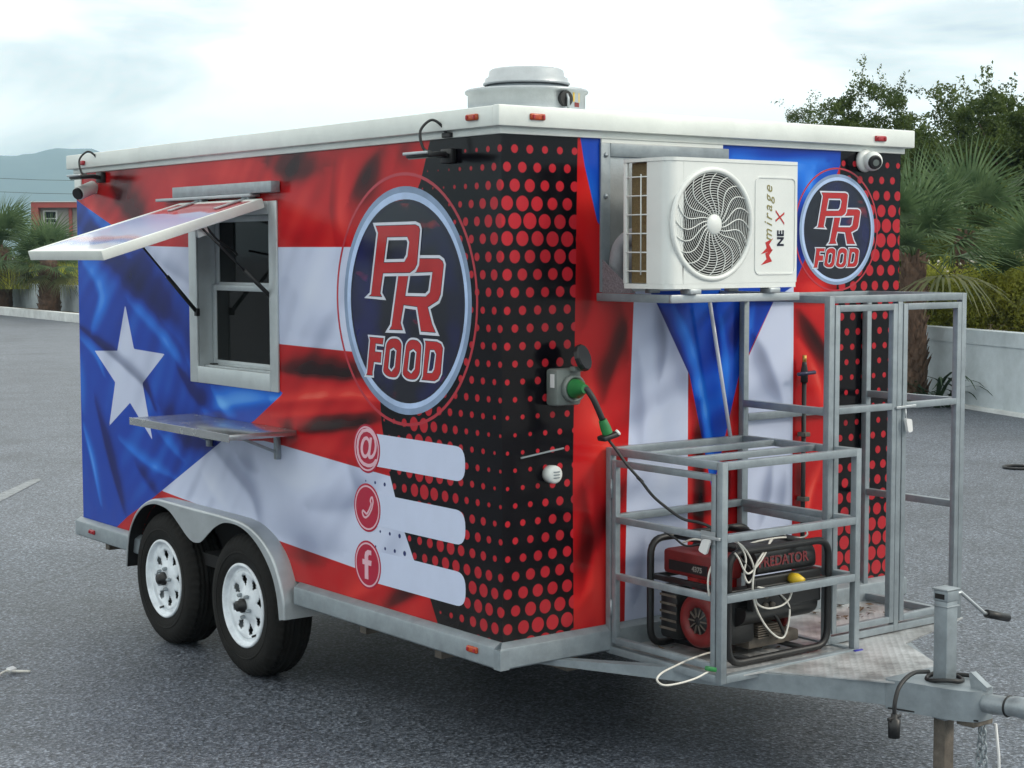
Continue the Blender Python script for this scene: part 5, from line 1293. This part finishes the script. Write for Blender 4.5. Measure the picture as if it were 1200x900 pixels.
V = []; 
gx = np.array([at(px, D, GZ + .88) for px, D in zip(RNG.uniform(-60, 140, 9000), RNG.uniform(63.5, 69, 9000))])
ln = RNG.uniform(.35, 1.0, (9000, 1)); dx = RNG.normal(size=(9000, 3)) * .12; dx[:, 2] = 0; sd_ = RNG.normal(size=(9000, 3)); sd_[:, 2] = 0; sd_ /= np.linalg.norm(sd_, axis=1)[:, None]
V = np.stack([gx - sd_ * .02, gx + sd_ * .02, gx + dx + ln * np.array([0, 0, 1.0])], 1).reshape(-1, 3)
o = np_mesh('tall_grass', V, np.arange(27000).reshape(-1, 3), M_weed); tag(o, 'tall yellow green grass growing above the far wall', 'grass'); o['kind'] = 'stuff'

# ---- fan palms
def frond_mesh(seed, L=1.0, droop=.25, spread=98, nleaf=30, pet=.75):
    """fan leaf: petiole along +x, blade beyond it"""
    rnd = random.Random(seed); b = MB()
    P = [Vector((pet * t, 0, .04 * math.sin(t * 3) - droop * .25 * t * t)) for t in np.linspace(0, 1, 5)]
    b.tube(P, [.016, .014, .012, .010, .008], 5)
    o = P[-1]
    for k in range(nleaf):
        a = R(-spread + 2 * spread * k / (nleaf - 1)); l = L * (.62 + .38 * math.cos(a * .75)) * rnd.uniform(.88, 1.06)
        d = Vector((math.cos(a), math.sin(a), .10 * math.cos(a * 2))); w = Vector((-math.sin(a), math.cos(a), 0))
        fold = .012 if k % 2 else -.012; prev = None
        dr = droop * rnd.uniform(.6, 1.5)
        for j, t in enumerate((.0, .3, .55, .8, 1.0)):
            q = o + d * l * t + Vector((0, 0, fold * (t < .6) - dr * l * max(0, t - .35) ** 1.6 * 1.3))
            wd = L * (.010, .023, .019, .010, .001)[j]
            pr_ = (b.bm.verts.new(q + w * wd), b.bm.verts.new(q - w * wd))
            if prev: b.bm.faces.new((prev[0], prev[1], pr_[1], pr_[0]))
            prev = pr_
    me = bpy.data.meshes.new('frond'); b.bm.to_mesh(me); b.bm.free(); me.materials.append(M_palm); return me
FR = [frond_mesh(k, 1.0, .18 + .14 * k) for k in range(4)]
FR2 = []
for k in range(2):
    f2 = FR[2 + k].copy(); f2.materials.clear(); f2.materials.append(M_palm2); FR2.append(f2)
def palm(base, trunk_h, trunk_r, frond_L, n, label, seed, group=None, fall=115):
    rnd = random.Random(seed)
    root = empty('fan_palm', base); tag(root, label, 'palm tree', group)
    g = MB(); hs = np.linspace(0, trunk_h, 9)
    g.tube([(.02 * math.sin(3 * h), .02 * math.cos(2 * h), h) for h in hs], [trunk_r * (1.12 - .35 * h / trunk_h) for h in hs], 12)
    tr = g.build('trunk', M_boot, root)
    g = MB(); nb = int(trunk_h / .075)
    for r_ in range(nb):
        z = (r_ + .5) * trunk_h / nb; rr = trunk_r * (1.10 - .33 * z / trunk_h)
        for k in range(9):
            a = 2 * math.pi * (k + .5 * (r_ % 2)) / 9 + rnd.uniform(-.1, .1)
            d = Vector((math.cos(a), math.sin(a), 0)); t = Vector((-d.y, d.x, 0)); o = d * rr * .9 + Vector((0, 0, z))
            w = rr * .30; L = rnd.uniform(.08, .17) * (1 + trunk_r); out = rnd.uniform(.25, .75)
            tip = o + (d * out + Vector((0, 0, 1))).normalized() * L
            v = [g.bm.verts.new(q) for q in (o - t * w, o + t * w, o + d * .03 - Vector((0, 0, .03)), tip - t * w * .35, tip + t * w * .35)]
            g.bm.faces.new((v[0], v[1], v[4], v[3])); g.bm.faces.new((v[0], v[2], v[1])); g.bm.faces.new((v[2], v[0], v[3])); g.bm.faces.new((v[2], v[3], v[4])); g.bm.faces.new((v[2], v[4], v[1]))
    bo = g.build('leaf_boots', M_boot, root); bo['kind'] = 'stuff'
    for k in range(n):
        el = R(82 - fall * (k / (n - 1)) ** 1.1) + rnd.uniform(-.12, .12); az = k * 2.399 + rnd.uniform(-.25, .25)
        dead = k > n * .85
        me = FR2[k % 2] if dead else FR[k % 4]
        f = bpy.data.objects.new('frond', me); COL.objects.link(f); f.parent = root
        s_ = frond_L * rnd.uniform(.85, 1.12)
        f.matrix_local = Matrix.Translation((0, 0, trunk_h - .06 + .05 * math.sin(el))) @ Matrix.Rotation(az, 4, 'Z') @ Matrix.Rotation(-el, 4, 'Y') @ Matrix.Rotation(rnd.uniform(-.4, .4), 4, 'X') @ Matrix.Scale(s_, 4)
    return root
p1 = at(1068, 24.4, GZ); palm(p1, 2.05, .19, .95, 17, 'fan palm with shaggy brown trunk against the pale wall beside the trailer', 1, fall=88)
p2 = at(1222, 25.8, GZ + .9); palm(p2, .75, .20, .85, 14, 'low fan palm growing behind the wall, mostly beyond the shrubs', 2, fall=80)
p3 = at(1128, 29.0, GZ + .9); palm(p3, 1.50, .16, 1.0, 11, 'leafy fan palm behind the wall with long dark fronds over the shrubs', 3, fall=84)
for px, D, th, L, n, lab, sd__ in ((5, 64.6, 2.15, 1.25, 34, 'young fan palm with thick trunk at the kerb, cut by the picture edge', 4), (60, 59.3, 1.75, .95, 34, 'shorter young fan palm at the kerb near the open hatch', 5)):
    palm(at(px, D, GZ + .18), th, .34, L, n, lab, sd__, 'young palms along the kerb')

# strap-leaved plant at the foot of the wall
SP = empty('strap_leaf_plant', at(1100, 24.2, GZ)); tag(SP, 'dark strap-leaved plant sprouting at the foot of the pale wall', 'plant')
pr = random.Random(9)
for k in range(26):
    a = pr.uniform(0, 6.28); L = pr.uniform(.8, 1.7); el = pr.uniform(.6, 1.45); bx, by = pr.uniform(-.3, .3), pr.uniform(-.25, .05)
    g = MB(); prev = None; q = Vector((bx, by, 0)); dirh = Vector((math.cos(a), math.sin(a), 0)); w = Vector((-dirh.y, dirh.x, 0)); e = el
    for j in range(8):
        wd = .028 * (1 - (j / 7) ** 2) + .003
        c_ = (g.bm.verts.new(q + w * wd), g.bm.verts.new(q - w * wd))
        if prev: g.bm.faces.new((prev[0], prev[1], c_[1], c_[0]))
        prev = c_; q = q + (dirh * math.cos(e) + Vector((0, 0, math.sin(e)))) * L / 7; e -= pr.uniform(.12, .38)
    g.build('leaf', M_agave, SP)

# ---- house beyond the left wall
HP = at(42, 118, 0); hx_, hy_ = Vector((*_r0[:2], 0)), Vector((-_fw[0], -_fw[1], 0)).normalized()
M_hred = mat('red painted facade', (.32, .07, .06), .8, 0, .15, .8); M_hgrey = mat('grey facade', (.30, .29, .26), .85, 0, .12, .8); M_hwhite = mat('white facade', (.62, .64, .62), .8, 0, .08, .6)
HS = empty('house'); tag(HS, 'low house with red framed grey front and one white framed window', 'house')
def hbox(name, u0, u1, v0, v1, z0, z1, m, parent=HS):
    """u along the picture's horizontal, v towards the viewer"""
    g = MB(); c = HP + hx_ * (u0 + u1) / 2 + hy_ * (v0 + v1) / 2 + Vector((0, 0, (z0 + z1) / 2))
    g.obox(c, (u1 - u0, v1 - v0, z1 - z0), Matrix((hx_, hy_, Vector((0, 0, 1)))).transposed()); return g.build(name, m, parent)
zh = lambda py: CAM[2] + (297 - py) / FPX * 118
hbox('wall', .0, 11, -7, -.6, GZ, zh(240), M_hgrey)
hbox('fascia', -.05, 11.05, -.599, .0, zh(244.5), zh(238.5), M_hred); hbox('fascia', -.05, .42, -.598, .0, GZ, zh(244.6), M_hred); hbox('roof', -.1, 11.1, -7.1, .05, zh(238.4), zh(237.6), M_hwhite)
wn_ = hbox('window', .62, 1.55, -.599, -.5, zh(262), zh(247.5), M_hwhite); hbox('pane', .72, 1.45, -.499, -.47, zh(256), zh(249), M_pane, wn_); hbox('pane', .72, 1.05, -.499, -.47, zh(261), zh(257.2), M_pane, wn_); hbox('pane', 1.12, 1.45, -.499, -.47, zh(261), zh(257.2), M_pane, wn_)
hbox('post', 2.35, 2.55, -.597, -.4, GZ, zh(244.7), M_hred)
WB = empty('shed'); tag(WB, 'plain white building with sloping roofline beside the red framed house', 'shed')
g = MB(); q = [HP + hx_ * u + hy_ * -8 for u in (-1.05, -.3)]; zz = (zh(262), zh(238))
vs = [g.bm.verts.new(Vector((p.x, p.y, z)) + hy_ * d) for d in (0, -6) for p, z in ((q[0], GZ), (q[1], GZ), (q[1], zz[1]), (q[0], zz[0]))]
for f in ((0, 1, 2, 3), (4, 5, 6, 7), (0, 1, 5, 4), (1, 2, 6, 5), (2, 3, 7, 6), (3, 0, 4, 7)): g.bm.faces.new([vs[i] for i in f])
g.build('wall', M_hwhite, WB)
g = MB(); e_ = Vector((0, 0, .12)); a1 = Vector((q[0].x, q[0].y, zz[0])); a2 = Vector((q[1].x, q[1].y, zz[1]))
g.bar(a1 + hy_ * -3 + e_ * .6 - hx_ * .1, a2 + hy_ * -3 + e_ * .6 + hx_ * .1, 6.4, .10); g.build('roof', M_hwhite, WB)

# ---- mountain ridge
MD = 3600.0
pxs = np.linspace(-900, 2300, 241); rows = 26
prof = 181 + 4.0 * np.sin(pxs * .055) + 3 * np.sin(pxs * .021 + 1.2) + 1.6 * np.sin(pxs * .15 + .4) + np.where(pxs > 120, (pxs - 120) * .055, 0)
Vm = np.zeros((rows, len(pxs), 3)); dl = np.linspace(0, 1, rows)
for i, px in enumerate(pxs):
    top = CAM[2] + (297 - min(prof[i], 285)) / FPX * MD
    for j, t in enumerate(dl):
        z = top * math.sin(min(1, t * 1.6) * math.pi / 2) ** 1.5 if t < .625 else top * math.cos((t - .625) / .375 * math.pi / 2)
        rgh = 14 * math.sin(i * .9 + j * .7) * math.sin(j * .5 + i * .23) * min(1, t * 2) * (1 - t)
        pnt = at(px, MD - 750 + 1200 * t)
        Vm[j, i] = (pnt.x, pnt.y, GZ - 1 + max(0, z + (rgh if .05 < t < .6 else 0)))
idx = np.arange(rows * len(pxs)).reshape(rows, -1)
Fm = np.stack([idx[:-1, :-1], idx[:-1, 1:], idx[1:, 1:], idx[1:, :-1]], -1).reshape(-1, 4)
M_mount = mat('mountain slope', (.085, .10, .075), .95, 0, .35, .004)
o = np_mesh('mountain_ridge', Vm.reshape(-1, 3), Fm, M_mount, None, True); o['kind'] = 'structure'

# ---- overhead wires far off
for i, (py, lab) in enumerate(((214, 'upper thin overhead wire crossing the hazy hills'), (229, 'lower thin overhead wire crossing the hazy hills'))):
    zc = CAM[2] + (297 - py) / FPX * 150
    pts = [at(px, 150, zc + .6 * ((px - 100) / 200.0) ** 2) for px in np.linspace(-200, 400, 13)]
    tag(MB().tube(pts, .018, 5).build('overhead_wire', M_cable), lab, 'wire', 'overhead wires')

# ---- haze
if True:
    m = bpy.data.materials.new('haze'); m.use_nodes = True; n = m.node_tree.nodes; n.clear()
    oo = n.new('ShaderNodeOutputMaterial'); pv = n.new('ShaderNodeVolumePrincipled'); pv.inputs['Color'].default_value = (.52, .80, 1, 1); pv.inputs['Density'].default_value = .00027
    pv.inputs['Anisotropy'].default_value = .2
    m.node_tree.links.new(pv.outputs[0], oo.inputs['Volume'])
    g = MB(); g.box((-4900, -4900, -2), (4900, 4900, 262)); o = g.build('haze', m); o['kind'] = 'stuff'

# ================================================================== final pass: bases of things, lift everything so that the asphalt is z = 0
LIFT = -GZ
def kids(o): return list(o.children)
bpy.context.view_layer.update()
for o in list(COL.objects):
    if o.parent is not None or o.name == 'sun': continue
    if o.type == 'EMPTY' and o.location.length < 1e-6 and o.children:
        pts = [c.matrix_world @ Vector(b) for ch in kids(o) for c in [ch] + kids(ch) if c.type == 'MESH' for b in c.bound_box]
        lo = Vector([min(p[i] for p in pts) for i in range(3)]); hi = Vector([max(p[i] for p in pts) for i in range(3)])
        loc = Vector(((lo.x + hi.x) / 2, (lo.y + hi.y) / 2, lo.z))
        o.location = loc
        for c in kids(o): c.matrix_parent_inverse = Matrix.Translation(-loc)
    o.location.z += LIFT
